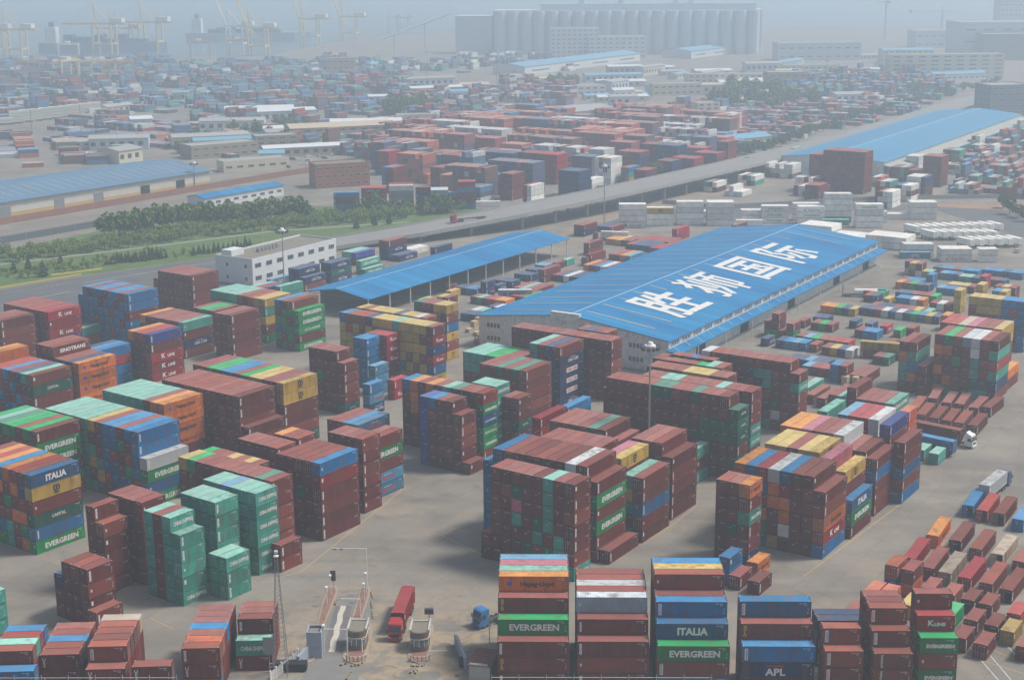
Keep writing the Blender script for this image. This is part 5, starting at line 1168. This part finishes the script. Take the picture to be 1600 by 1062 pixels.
for cx, lab in ((556, 'striped red and white guard rail before left booth'), (656, 'striped red and white guard rail before right booth')):
    p = at(cx, 1033); t = thing('guard_rail', lab, 'guard rail', p)
    for k in range(13):
        a = R(-75+k*12.5); x, y = 1.75*math.sin(a), .9-1.3*math.cos(a); o = MB(); o.tube((x, y, .15), (x*1.05, y-.05, 1.15), .075, 5); o.build('stripe_post', rw_r if k % 2 else rw_w, t)
    for z in (.35, 1.1):
        o = MB()
        for k in range(12):
            a, b = R(-75+k*12.5), R(-75+(k+1)*12.5); o.tube((1.75*math.sin(a), .9-1.3*math.cos(a), z), (1.75*math.sin(b), .9-1.3*math.cos(b), z), .05, 4)
        o.build('rail', rw_w, t)
for k, (a, b, a2, b2) in enumerate(((531, 1040, 541, 1037), (548, 1041, 556, 1040), (559, 1040, 566, 1036), (541, 1062, 548, 1051), (642, 1040, 647, 1041), (650, 1041, 655, 1041), (659, 1041, 663, 1039), (640, 1052, 647, 1049), (648, 1053, 652, 1048), (712, 1056, 716, 1055),
                                    (580, 925, 583, 935), (580, 940, 582, 950), (582, 955, 583, 966), (502, 990, 506, 976), (506, 968, 510, 960), (523, 945, 526, 938))):
    p, q = at(a, b), at(a2, b2); d = q-p; n = max(3, int(d.length/.35)); t = thing('wheel_stop', 'yellow and black rubber wheel stop at the gate', 'wheel stop', p, math.atan2(d.y, d.x), 'wheel stops around the gate islands')
    mb = MB(); mm_ = MB()
    for i in range(n): (mb if i % 2 else mm_).box(d.length*i/n, -.12, .02, d.length*(i+1)/n-.01, .12, .24)
    mb.build('yellow_segment', yb, t); mm_.build('black_segment', blk, t)
# weighbridge plate
mb = MB()
A = [at(504, 1018), at(534, 1018), at(550, 946), at(524, 946)]; n = 24
def lerp2(f, s): return A[0].lerp(A[3], f).lerp(A[1].lerp(A[2], f), s)
for i in range(n):
    f0, f1 = i/n, (i+1)/n; w0 = .035*math.sin(i*.9); w1 = .035*math.sin((i+1)*.9)
    E0 = [0, .30+w0, .62+w0, 1]; E1 = [0, .30+w1, .62+w1, 1]
    for k, m in ((0, 0), (1, 1), (2, 0)):
        P = [lerp2(f0, E0[k]), lerp2(f0, E0[k+1]), lerp2(f1, E1[k+1]), lerp2(f1, E1[k])]; mb.face([(q.x, q.y, .035) for q in P], m)
tag(mb.build('weighbridge', [M('weighbridge_dark', (.16, .145, .15), rough=.8, noise=.2, scale=1, world=True), M('weighbridge_pale', (.50, .48, .40), rough=.9, noise=.15, scale=1, world=True)]), 'weighbridge plate with pale wavy centre stripe', 'weighbridge')
# barriers and camera poles
def pole_arm(p, h, arm, ang, label, name='camera_pole', r=.1, box=True):
    t = thing(name, label, 'camera pole' if box else 'boom barrier', p, ang); o = MB(); o.tube((0, 0, 0), (0, 0, h), r, 8); o.build('pole', white, t)
    o = MB(); o.tube((0, 0, h-.05), (arm, 0, h+.05), r*.7, 6); o.build('arm', white, t)
    if box:
        for f in (.75, .95): o = MB(); o.box(arm*f-.3, -.2, h-.25, arm*f+.3, .2, h+.05); o.build('camera', grey, t)
    return t
pole_arm(at(574, 921), 8.6, 6.3, R(180), 'tall white gantry pole with two cameras over the lane')
pole_arm(at(543, 1020), 4.6, 3.9, R(180), 'white pole with boom beside the left booth', box=False, name='boom_pole')
pole_arm(at(566, 1019), 2.5, .4, 0, 'short white post at the left booth front', box=False, name='post')
pole_arm(at(563, 963), 3.6, 3.5, R(180), 'white height bar behind the left booth', box=False, name='height_bar')
pole_arm(at(671, 1024), .95, 3.1, 0, 'lowered white boom barrier right of right booth', box=False, name='boom_barrier')
for a, b, h, lab in ((511, 945, 3.5, 'leaning white camera post on the left island'), (517, 930, 4.0, 'white camera post at the far end of the left island'), (569, 940, 3.6, 'white camera post on the short island'), (572, 928, 4.2, 'second white camera post on the short island'), (507, 1020, 5.2, 'white lamp post beside the blue-grey cabin'), (765, 1025, 7.5, 'thin white pole near the rusty roof')):
    t = thing('camera_post', lab, 'post', at(a, b)); o = MB(); o.tube((0, 0, 0), (0, 0, h), .09, 6); o.build('pole', white, t); o = MB(); o.box(-.2, -.45, h-.1, .2, .35, h+.25); o.build('camera', white, t)
t = thing('notice_board', 'brown notice board on post at the island end', 'sign', at(521, 918)); o = MB(); o.tube((0, 0, 0), (0, 0, 2.4), .06, 5); o.build('post', grey, t); o = MB(); o.box(-.5, -.06, 1.5, .5, .06, 3.6); o.build('board', M('board_brown', (.10, .075, .07)), t)
t = thing('equipment_box', 'dark box on the roof edge beside right booth', 'box', at(671, 985)); o = MB(); o.tube((0, 0, 0), (0, 0, 3.6), .07, 5); o.build('post', grey, t); o = MB(); o.box(-.8, -.4, 3.4, .8, .4, 4.4); o.build('cabinet', M('cabinet_dark', (.08, .08, .08)), t)
# blue-grey cabin, ramp walls, railings, rusty roof
cab = M('cabin_grey', (.30, .34, .40), rough=.7, noise=.08, scale=.6, world=True)
t = thing('gate_cabin', 'blue-grey open-topped cabin at the left island', 'cabin', at(480, 1028)); mb = MB(); mb.box(0, 0, 0, 2.6, 3.2, 4.6, skip='t')
for a in ((0, 0, 2.6, .25), (0, 2.95, 2.6, 3.2), (0, .25, .25, 2.95), (2.35, .25, 2.6, 2.95)): mb.box(*a[:2], 4.6, *a[2:], 4.9)
mb.build('wall', cab, t); mb = MB(); mb.box(.25, .25, 4.3, 2.35, 2.95, 4.4); mb.build('roof', roofgrey, t); mb = MB(); mb.box(-.03, -.03, 2.0, 2.63, 0, 2.08); mb.build('trim', grey, t)
wall('ramp_wall', [(466, 1044), (499, 1008)], 2.3, .55, cab, 'sloping blue-grey wall beside the cabin')
wall('ramp_wall', [(712, 1006), (728, 1046)], 2.2, .5, cab, 'grey wall running down right of the gate')
t = wall('steel_fence', [(423, 1066), (466, 1031)], 1.9, .04, M('mesh_panel', (.42, .43, .42), rough=.6), 'pale steel fence leading down from the ramp wall', 1.6, white, 'fence')
t = thing('tipped_cart', 'black low trailer box at the lattice mast foot', 'trailer', at(424, 1050)); o = MB(); o.box(.6, 0, .25, 6.0, 1.8, 1.5); o.build('body', M('tar_black', (.02, .022, .028), rough=.7), t)
for z in (.3, .9, 1.5): 
    o = MB(); o.box(-.3, .1, z, .5, .25, z+.12); o.build('rung', white, t)
o = MB(); o.box(-.35, .05, .1, -.2, .3, 1.9); o.box(.4, .05, .1, .55, .3, 1.9); o.build('upright', white, t)
for x in (1, 5.4): o = MB(); o.tube((x, -.05, .35), (x, .2, .35), .35, 10); o.build('wheel', blk, t)
t = thing('guardhouse', 'small guardhouse with rust-red flat roof at bottom edge', 'guardhouse', at(733, 1064), R(-12)); rust = M('rust_roof', (.17, .06, .04), rough=.95, noise=.4, scale=1.4, dirt=(.42, .32, .26), dirt_amt=.7, world=True)
mb = MB(); mb.box(0, 0, 0, 3.6, 6.2, 3.0); mb.build('wall', M('guard_wall', (.42, .42, .40), rough=.9, noise=.15, scale=1, world=True), t); mb = MB(); mb.box(-.25, -.25, 3.0, 3.85, 6.45, 3.2); mb.build('roof', rust, t)
mb = MB(); mb.box(.2, -.3, 3.2, 3.2, .25, 3.4); mb.build('debris', M('pale_boards', (.45, .42, .36)), t)
for k, (a, b) in enumerate(((724, 1040), (770, 1046), (762, 1046))):
    t = thing('tyre_stack', ('dark drum beside the grey wall', 'white-runged ladder frame by the guardhouse', 'dark wheel beside the ladder frame')[k], 'equipment', at(a, b)); o = MB()
    if k == 1:
        for z in range(6): o.box(-.5, 0, .3+z*.45, .5, .12, .42+z*.45)
        o.box(-.55, 0, 0, -.42, .12, 3); o.box(.42, 0, 0, .55, .12, 3); o.build('frame', white, t)
    else: o.tube((0, 0, 0), (0, 0, 1.6 if k == 0 else 1), .75, 12); o.build('drum', blk, t)
# rail along the bottom edge
for (a, b, n, lab) in (((-20, 1058.5), (276, 1058), 7, 'white rail fence at the lower left corner'), ((768, 1057.5), (1112, 1058), 8, 'white rail fence below the front bays')):
    zz = 11.0 if a[0] > 0 else 9.0
    p, q = at(a[0], a[1], zz), at(b[0], b[1], zz); f = .62                                   # a balustrade on the roof of the nearest building
    p = Vector((p.x*f, p.y*f, CH+(zz-CH)*f)); q = Vector((q.x*f, q.y*f, CH+(zz-CH)*f)); d = q-p
    t = thing('rail_fence', lab, 'fence', (p.x, p.y, p.z-1.0), math.atan2(d.y, d.x)); o = MB(); o.tube((0, 0, 1), (d.length, 0, 1), .035, 5); o.build('top_rail', M('rail_pale', (.45, .46, .46)), t)
    o = MB(); o.box(0, -9, -.6, d.length, .3, -.2); o.build('terrace', conc, t)                 # the roof terrace it stands on
    o = MB(); o.box(.2, -8.8, -(p.z-1.0), d.length-.2, .1, -.6); o.build('wall', wallw, t)
    for k in range(n+1): o = MB(); o.tube((d.length*k/n, 0, -.2), (d.length*k/n, 0, 1.3), .03, 5); o.build('post', M('rail_pale', (.45, .46, .46)), t)
# ------------------------------------------------------------------ trucks
def wheel(t, x, y, r=.5, w=.32):
    o = MB(); o.tube((x, y-w/2, r), (x, y+w/2, r), r, 14); wo = o.build('wheel', blk, t); o = MB(); o.tube((x, y-w/2-.02, r), (x, y+w/2+.02, r), r*.45, 8); h_ = o.build('hub', grey, wo)
def truck(p, yaw, cab_col, label, trailer=True, load=None, load_label='', L=12.19, roofdeflect=True, sleeper=False):
    """origin at the tractor's front bumper, x runs backwards along the vehicle"""
    t = thing('container_truck', label, 'truck', p, yaw); cm_ = M('cab_'+cab_col, {'red': (.42, .03, .03), 'white': (.72, .72, .70), 'blue': (.04, .18, .42), 'navy': (.04, .06, .18), 'maroon': (.2, .04, .05)}[cab_col], rough=.35, spec=.5)
    W = 2.4
    mb = MB(); prof = [(.15, .55), (.0, .9), (.05, 1.85), (.35, 3.3), (.8, 3.5), (2.1, 3.5), (2.15, .55)]
    for y in (-W/2, W/2): pass
    i = len(mb.v); mb.v += [(x, -W/2, z) for x, z in prof]+[(x, W/2, z) for x, z in prof]; n = len(prof)
    for k in range(n): mb.f.append((i+k, i+(k+1) % n, i+n+(k+1) % n, i+n+k)); mb.m.append(0)
    mb.f.append(tuple(i+n-1-k for k in range(n))); mb.m.append(0); mb.f.append(tuple(i+n+k for k in range(n))); mb.m.append(0)
    mb.build('cab', cm_, t)
    if roofdeflect: mb = MB(); mb.face([(.9, -1.0, 3.5), (.9, 1.0, 3.5), (1.9, 1.0, 4.0), (1.9, -1.0, 4.0)]); mb.face([(1.9, -1.0, 3.5), (1.9, -1.0, 4.0), (1.9, 1.0, 4.0), (1.9, 1.0, 3.5)]); mb.face([(.9, -1.0, 3.5), (1.9, -1.0, 4.0), (1.9, -1.0, 3.5)]); mb.face([(.9, 1.0, 3.5), (1.9, 1.0, 3.5), (1.9, 1.0, 4.0)]); mb.build('roof_deflector', cm_, t)
    mb = MB(); mb.face([(.035, -1.08, 1.9), (.035, 1.08, 1.9), (.25, 1.05, 2.95), (.25, -1.05, 2.95)][::-1]); mb.build('windscreen', glass, t)
    for y in (-W/2-.01, W/2+.01): mb = MB(); P = [(.35, y, 1.8), (1.35, y, 1.8), (1.35, y, 2.6), (.5, y, 2.6)]; mb.face(P if y < 0 else P[::-1]); mb.build('side_window', glass, t)
    mb = MB(); mb.box(-.03, -.8, 1.0, .03, .8, 1.5); mb.build('grille', M('grille_dark', (.05, .045, .045)), t)
    mb = MB(); mb.box(-.15, -1.2, .4, .2, 1.2, .75); mb.build('bumper', cm_, t)
    for y in (-.95, .95): mb = MB(); mb.box(-.06, y-.2, .8, .04, y+.2, .98); mb.build('headlight', M('headlight_glass', (.7, .7, .66), rough=.2), t); mb = MB(); mb.box(.0, y*1.45-.08, 1.7, .12, y*1.45+.08, 2.5); mb.build('mirror', blk, t)
    mb = MB(); mb.box(.3, -.45, .6, 6.0, .45, .95); mb.box(2.3, -1.1, .5, 3.2, -.5, 1.0); mb.build('chassis', M('chassis_dark', (.06, .06, .065), rough=.7), t)
    for x in (1.1, 4.2, 5.4):
        for y in (-1.0, 1.0): wheel(t, x, y)
    if trailer:
        s = thing('container_trailer', 'skeletal trailer coupled behind '+label.split(' with ')[0].split(' pulling ')[0], 'trailer', (p[0]+math.cos(yaw)*3.4, p[1]+math.sin(yaw)*3.4, 0), yaw)
        mb = MB()
        for y in (-.55, .55): mb.box(0, y-.1, .98, L+.1, y+.1, 1.28)
        for k in range(6): mb.box(.2+k*(L-.5)/5, -1.2, 1.08, .4+k*(L-.5)/5, 1.2, 1.28)
        mb.build('frame', M('chassis_dark', (.06, .06, .065)), s)
        for x in (L-3.9, L-2.7, L-1.5):
            for y in (-1.0, 1.0): wheel(s, x, y, .48)
        o = MB(); o.box(L+.05, -1.2, .7, L+.15, 1.2, 1.0); o.build('rear_light_bar', M('rear_orange', (.6, .25, .04)), s)
        if load:
            ox = p[0]+math.cos(yaw)*3.4+math.sin(yaw)*1.22; oy = p[1]+math.sin(yaw)*3.4-math.cos(yaw)*1.22
            container(ox, oy, 1.3, yaw, round(L, 2), 2.85 if load != 'w' else 2.9, load, load_label, 3, doors=False)
    return t
p = at(617, 1003); truck(p, R(84.5), 'red', 'red cab-over truck pulling a red container past the booths', load='k', load_label='crimson container on the truck passing the gate booths')
p = at(753, 973); truck((p.x-1, p.y-2, 0), R(38), 'blue', 'blue tractor unit parked behind the front bay', trailer=False, roofdeflect=False)
p = at(1522, 700); truck((p.x, p.y, 0), R(180-40), 'white', 'white tractor with high roof pulling a maroon container', load='m', load_label='maroon container behind the white tractor cab')
a, b = at(1378, 680), at(1488, 716)
yw = R(140); b = at(1489, 712); s = thing('container_trailer', 'trailer standing in front of the white tractor with a blue box', 'trailer', (b.x, b.y-1, 0), yw); mb = MB()
for y in (-.55, .55): mb.box(0, y-.1, .98, 12.3, y+.1, 1.28)
mb.build('frame', M('chassis_dark', (.06, .06, .065)), s)
for x in (1.5, 2.7, 3.9): 
    for y in (-1, 1): wheel(s, x, y, .48)
container(b.x+math.sin(yw)*1.22, b.y-1-math.cos(yw)*1.22, 1.3, yw, 12.09, 2.85, 'b', 'blue container on trailer beside the green boxes', 4, doors=True)
p = at(1572, 755); truck((p.x, p.y, 0), R(180+54), 'navy', 'navy blue tractor pulling a white container up the aisle', load='w', load_label='white container on the truck up the aisle', roofdeflect=False)
p = at(838, 469); truck((p.x-17, p.y, 0), R(0), 'maroon', 'maroon tractor with grey lettered box by the shed', load=None, trailer=True, roofdeflect=False)
TYP['j'] = ('V', 'maersk', 'lettered'); container(p.x-13.6, p.y-1.22, 1.3, 0, 12.09, 2.75, 'j', 'grey lettered container on trailer between the blue roofs', 2, doors=False)
p = at(705, 349, 5.3); t = truck((p.x, p.y+1, 5.3), R(30), 'red', 'red tractor with empty trailer climbing the overpass', trailer=False)
s = thing('container_trailer', 'empty skeletal trailer on the overpass ramp', 'trailer', (p.x+3.4*math.cos(R(30)), p.y+1+3.4*math.sin(R(30)), 5.6), R(30)); mb = MB()
for y in (-.55, .55): mb.box(0, y-.1, .9, 14, y+.1, 1.2)
for k in range(6): mb.box(.2+k*2.6, -1.2, 1.0, .4+k*2.6, 1.2, 1.2)
mb.build('frame', M('chassis_dark', (.06, .06, .065)), s)
for x in (10, 11.3, 12.6):
    for y in (-1, 1): wheel(s, x, y)
p = at(912, 416); truck((p.x, p.y, 0), R(57), 'maroon', 'maroon tractor loaded with red container behind the roof', load='r', load_label='red container on truck behind the big blue roof', L=12.19, roofdeflect=False)
p = at(927, 375); truck((p.x, p.y, 0), R(-15), 'maroon', 'dark tractor with white container near the overpass mast', load='W', load_label='white container on truck near the overpass mast', roofdeflect=False)
# tank truck and forklifts on the right apron
p = at(1321, 463); t = thing('tank_truck', 'teal vehicle carrying a white cylindrical tank', 'truck', p, R(-8)); o = MB(); o.tube((3, 0, 1.9), (11, 0, 1.9), 1.15, 14); o.build('tank', white, t)
o = MB(); o.box(11.4, -1.2, .6, 14, 1.2, 3.1); o.build('cab', M('cab_teal', (.05, .26, .26), rough=.4), t); o = MB(); o.box(13.9, -1.0, 1.9, 14.04, 1.0, 2.8); o.build('windscreen', glass, t); o = MB(); o.box(-1, -.9, .6, 12, .9, .95); o.build('chassis', M('chassis_dark', (.06, .06, .065)), t); o = MB(); o.box(-1.2, -.3, .3, -.9, .3, 4.6); o.build('mast', grey, t)
for x in (0, 1.2, 9.5, 12.6):
    for y in (-1, 1): wheel(t, x, y)
for k, (a, b, lab) in enumerate(((1345, 427, 'forklift working at the warehouse dock end'), (745, 536, 'orange forklift by the warehouse gable'))):
    t = thing('forklift', lab, 'forklift', at(a, b), R(20+k*70)); o = MB(); o.box(-1.2, -.7, .35, 1.0, .7, 1.3); o.build('body', M('forklift_orange', (.45, .16, .04), rough=.6) if k else grey, t)
    o = MB()
    for x, y in ((-.6, -.6), (-.6, .6), (.7, -.6), (.7, .6)): o.tube((x, y, 1.3), (x, y, 2.3), .05, 4)
    o.box(-.7, -.7, 2.3, .8, .7, 2.4); o.build('cage', blk, t); o = MB(); o.box(1.05, -.5, .1, 1.2, -.35, 3.2); o.box(1.05, .35, .1, 1.2, .5, 3.2); o.build('mast', grey, t); o = MB(); o.box(1.2, -.5, .15, 2.3, -.35, .22); o.box(1.2, .35, .15, 2.3, .5, .22); o.build('fork', grey, t)
    for x, y in ((-.8, -.7), (-.8, .7), (.8, -.7), (.8, .7)): wheel(t, x, y, .35, .25)
# pale crates by the gable, boxes on the apron
crate = M('plywood', (.50, .38, .22), rough=.85, noise=.2, scale=1, world=True)
for k, (a, b, n) in enumerate(((733, 520, 1), (741, 514, 2), (748, 508, 2), (745, 525, 1), (1323, 602, 2), (1339, 603, 2), (1343, 598, 1), (1312, 598, 1))):
    for q in range(n):
        t = thing('crate', 'pale wooden crate %s' % (('on the apron beside the warehouse gable', 'on the apron before the roofs of the ground row')[k > 3]), 'crate', at(a, b)+Vector((0, 0, q*1.25)), R(57), 'wooden crates beside the gable' if k < 4 else 'wooden crates on the right apron'); o = MB(); o.box(0, 0, .12, 2.4, 1.6, 1.2)
        for y in (0, .7, 1.4): o.box(0, y, 0, 2.4, y+.2, .12)
        for x in (.0, 1.1, 2.2): o.box(x, -.03, .12, x+.2, 0, 1.2)
        o.build('box', crate, t)
# parked cars in the far left, vans, people
def car(p, yaw, col, label, grp):
    t = thing('parked_car', label, 'car', p, yaw, grp); cm_ = M('car_'+col, {'white': (.7, .7, .68), 'dark': (.05, .055, .06), 'silver': (.4, .41, .42), 'red': (.35, .04, .03)}[col], rough=.35)
    mb = MB(); mb.box(0, 0, .3, 4.4, 1.8, .95); mb.build('body', cm_, t); mb = MB(); i = len(mb.v); mb.v += [(.7, .08, .95), (3.7, .08, .95), (3.7, 1.72, .95), (.7, 1.72, .95), (1.3, .2, 1.45), (3.2, .2, 1.45), (3.2, 1.6, 1.45), (1.3, 1.6, 1.45)]
    for q in ((0, 1, 5, 4), (1, 2, 6, 5), (2, 3, 7, 6), (3, 0, 4, 7)): mb.f.append(tuple(i+a for a in q)); mb.m.append(1)
    mb.f.append((i+4, i+5, i+6, i+7)); mb.m.append(0); mb.build('cabin', [cm_, glass], t)
    for x in (.85, 3.5):
        for y in (.05, 1.75): wheel(t, x, y, .32, .2)
for k, (a, b) in enumerate(((440, 252), (452, 247), (463, 250), (478, 246), (488, 252), (497, 246), (512, 248), (520, 244), (470, 258), (495, 262), (455, 262), (440, 243))):
    car(at(a, b), R(random.uniform(0, 180)), ('white', 'silver', 'dark', 'white')[k % 4], ('white', 'silver', 'dark', 'white')[k % 4]+' car in the lot behind the brick office', 'cars in the lot behind the brick office')
for a, b, c, lab in ((117, 318, 'dark', 'dark car parked before the grey-blue warehouse'), (128, 317, 'silver', 'silver car next to the dark one'), (175, 309, 'dark', 'dark car at the warehouse door'), (247, 298, 'silver', 'silver car by the warehouse end'), (283, 293, 'dark', 'dark car near warehouse corner'), (208, 248, 'white', 'white van beside the cream low building'), (1590, 466-70, 'silver', 'silver car at right edge beyond the white rows')):
    car(at(a, b), R(54), c, lab, None)
for a, b, c, lab in ((1130, 262, 'dark', 'dark car on the overpass crest'),):
    pass
# ------------------------------------------------------------------ chassis rows of white refrigerated boxes
n_ = 0
for r0, (a0, b0, a1, b1, n) in enumerate(((1412, 349, 1540, 345, 10), (1438, 357, 1532, 357, 7), (1494, 369, 1569, 367, 6))):
    for k in range(n):
        f = k/(n-1); p = at(a0+(a1-a0)*f, b0+(b1-b0)*f, 4)
        n_ += 1
        container(p.x, p.y, 1.3, R(-66), 9.0, 2.6, 'W', 'white box, %s from the left in the %s chassis row' % ((['first']+ORD[1:])[k], ('back', 'middle', 'front')[r0]), 5, doors=False)
        s = thing('chassis', 'low trailer chassis under a white box in the reefer park', 'trailer', (p.x, p.y, 0), R(-66), 'chassis under the white boxes'); o = MB(); o.box(.2, .5, .9, 8.9, .8, 1.28); o.box(.2, 1.6, .9, 8.9, 1.9, 1.28); o.build('frame', M('chassis_dark', (.06, .06, .065)), s)
        for x in (1, 6): 
            for y in (.3, 2.1): wheel(s, x, y, .45)
# ------------------------------------------------------------------ cranes
cy = M('crane_cream', (.72, .55, .26), rough=.6); cw = M('crane_white', (.72, .72, .70), rough=.6); cob = M('crane_orange', (.55, .28, .10), rough=.6)
def quay_crane(p, yaw, h, label, m, up=False):
    t = thing('quay_crane', label, 'crane', p, yaw); o = MB(); s = h/62
    for x in (0, 24*s):
        for y in (0, 17*s): o.box(x-1*s, y-1*s, 0, x+1*s, y+1*s, 36*s)
        o.box(x-.9*s, -2*s, 12*s, x+.9*s, 19*s, 14*s); o.box(x-.9*s, 0, 34*s, x+.9*s, 17*s, 36*s)
    for y in (0, 17*s): o.box(0, y-.8*s, 12*s, 24*s, y+.8*s, 13.6*s); o.tube((0, y, 14*s), (24*s, y, 34*s), .5*s, 4)
    o.build('portal', m, t); o = MB()
    for y in (6*s, 11*s): o.box(-18*s, y-.6*s, 36*s, 26*s, y+.6*s, 38.4*s)
    for k in range(9): o.box((-17+k*5)*s, 6*s, 36.5*s, (-16.4+k*5)*s, 11*s, 37*s)
    o.build('girder', m, t); o = MB()
    if up:
        for y in (6*s, 11*s): o.tube((26*s, y, 37*s), (42*s, y, 82*s), .9*s, 4)
    else:
        for y in (6*s, 11*s): o.box(26*s, y-.6*s, 36*s, 66*s, y+.6*s, 38.2*s)
    o.build('boom', m, t); o = MB()
    for y in (5*s, 12*s): o.tube((22*s, y, 36*s), (25*s, 8.5*s, 62*s), .6*s, 4); o.tube((2*s, y, 36*s), (25*s, 8.5*s, 62*s), .35*s, 4)
    o.tube((25*s, 8.5*s, 62*s), (62*s if not up else 40*s, 8.5*s, 38*s if not up else 78*s), .3*s, 4); o.tube((25*s, 8.5*s, 62*s), (-16*s, 8.5*s, 38*s), .3*s, 4); o.build('a_frame', m, t)
    o = MB(); o.box(-14*s, 3*s, 38.4*s, 2*s, 14*s, 44*s); o.build('machinery_house', cw, t); return t
for a, b, yaw, h, lab, m, up in ((44, 92, 172, 62, 'cream quay crane with white machinery house at the far left', cy, False), (8, 92, 172, 62, 'cream quay crane cut by the left edge', cy, False),
                                  (184, 84, 170, 66, 'faint quay crane, boom lowered to the left, left of a pair', cy, False), (255, 81, 170, 66, 'faint quay crane, boom lowered, right of a pair', cy, False), (210, 80, 170, 52, 'faint quay crane standing between a pair', cy, False),
                                  (386, 82, 172, 58, 'faint quay crane with raised boom above the quay', cw, True), (420, 86, 172, 58, 'faint cream crane with white house and raised boom', cy, True), (500, 70, 172, 62, 'very faint quay crane with raised boom', cy, True), (560, 64, 172, 60, 'very faint quay crane at the harbour centre', cy, True), (640, 50, 172, 40, 'very faint twin-legged crane in the haze', WC['grey'], True), (622, 50, 172, 40, 'very faint crane beside the twin-legged one', WC['grey'], True)):
    quay_crane(at(a, b), R(yaw), h, lab, m, up)
def yard_crane(p, yaw, label, m, s=1.0):
    t = thing('yard_crane', label, 'crane', p, yaw); o = MB()
    for x in (0, 24*s):
        for y in (0, 12*s): o.box(x-.6*s, y-.6*s, 1, x+.6*s, y+.6*s, 20*s)
        o.box(x-.7*s, -1, 1, x+.7*s, 13*s, 2.2); o.box(x-.6*s, 0, 18.5*s, x+.6*s, 12*s, 20*s)
    o.build('leg_frame', m, t); o = MB(); o.box(-1, -.7, 20*s, 25*s, 1.1, 22*s); o.box(-1, 11*s, 20*s, 25*s, 12.6*s, 22*s); o.build('girder', m, t)
    o = MB(); o.box(8*s, 0, 22*s, 14*s, 12*s, 24.5*s); o.build('trolley', cw, t)
for a, b, y_, lab, m in ((26, 128, 20, 'orange-cream yard crane at the far left', cob), (124, 129, 20, 'cream yard crane, left of the close group', cy), (145, 129, 20, 'cream yard crane, middle of the close group', cy), (172, 131, 20, 'yellow yard crane, right of the close group', cob), (92, 97, 10, 'pale yard crane before the quay', cw), (298, 93, 10, 'faint orange yard crane near the quay', cob), (358, 90, 10, 'faint orange yard crane under the raised booms', cob), (98, 128, 60, 'hazy pale yard crane at the near left', cy)):
    yard_crane(at(a, b), R(y_), lab, m)
def tower_crane(p, h, jib, back, yaw, label):
    t = thing('tower_crane', label, 'crane', p, yaw); o = MB(); o.box(-1, -1, 0, 1, 1, h); o.build('tower', WC['grey'], t); o = MB(); o.tube((-back, 0, h), (jib, 0, h), .8, 4); o.tube((0, 0, h), (0, 0, h+8), .7, 4); o.build('jib', WC['grey'], t)
    o = MB(); o.box(-back-1, -1.5, h-3, -back+3, 1.5, h+.5); o.build('counterweight', WC['dark'], t)
tower_crane(at(1382, 62), 55, -14, -2, 0, 'faint tower crane with short jib, left one'); tower_crane(at(1470, 62), 42, 26, 48, 0, 'faint tower crane with long level jib, right one'); tower_crane(at(1598, 30), 35, -40, 4, 0, 'faint tower crane at the right edge')
# stacked white boxes far left, and the ship at the quay
k = 0
for i in range(11):
    for lv in range(2):
        if lv and i in (0, 10): continue
        p = at(0+i*15.5, 196-i*1.9); k += 1
        t = thing('white_stack', 'white boxes on the railway wagons at far left', 'white boxes', (p.x, p.y, 1.4+lv*4.2), R(22), 'white boxes on wagons at the far left'); o = MB(); o.box(0, 0, 0, 9.6, 4, 3.9); o.build('box', M('white_cover', (.66, .66, .58), rough=.9), t); o = MB(); o.box(-.04, -.04, 1.8, 9.64, 4.04, 1.95); o.build('strap', grey, t)
    t = thing('railway_wagon', 'dark wagon under the white boxes at far left', 'wagon', (p.x, p.y, 0), R(22), 'wagons under the white boxes'); o = MB(); o.box(-.5, .2, .7, 10.2, 3.8, 1.35); o.build('deck', M('chassis_dark', (.06, .06, .065)), t)
    for x in (1.5, 8): wheel(t, x, .3, .45); wheel(t, x, 3.6, .45)
def ship(p, yaw, L_, label, col):
    t = thing('cargo_ship', label, 'ship', p, yaw); o = MB(); W_ = 26; o.prism([(0, 3), (8, 0), (L_-25, 0), (L_, W_/2), (L_-25, W_), (8, W_), (0, W_-3)], .3, 13); o.build('hull', col, t)
    for k in range(8): o = MB(); o.box(34+k*14, 2, 13, 46+k*14, W_-2, 13+random.choice((5, 8, 11))); o.build('deck_cargo', [cmat(random.choice('bnmt'), 1)], t)
    o = MB(); o.box(10, 3, 13, 24, W_-3, 34); o.build('superstructure', cw, t); o = MB(); o.box(14, 9, 34, 20, 16, 41); o.build('funnel', M('funnel_blue', (.05, .12, .3)), t)
ship(at(60, 84), R(3), 170, 'faint blue-hulled cargo ship at the quay under the cranes', M('hull_blue', (.16, .26, .40), rough=.6)); ship(at(290, 66), R(2), 190, 'very faint cargo ship beyond the raised booms', M('hull_dark', (.30, .36, .42), rough=.6))
# yellow flag and a few standing figures left out where nothing shows; haze last
mb = MB(); mb.box(-3000, -50, -1, 3500, 9000, 121)
hz = mb.build('haze', bpy.data.materials.new('haze_air')); m = hz.data.materials[0]; m.use_nodes = True; t = m.node_tree
for n_ in list(t.nodes): t.nodes.remove(n_)
ou = t.nodes.new('ShaderNodeOutputMaterial'); vp = t.nodes.new('ShaderNodeVolumePrincipled'); vp.inputs['Density'].default_value = HAZE_DENSITY; vp.inputs['Color'].default_value = (*HAZE_COLOR, 1); vp.inputs['Anisotropy'].default_value = 0.25
t.links.new(vp.outputs[0], ou.inputs['Volume']); tag(hz, kind='stuff')
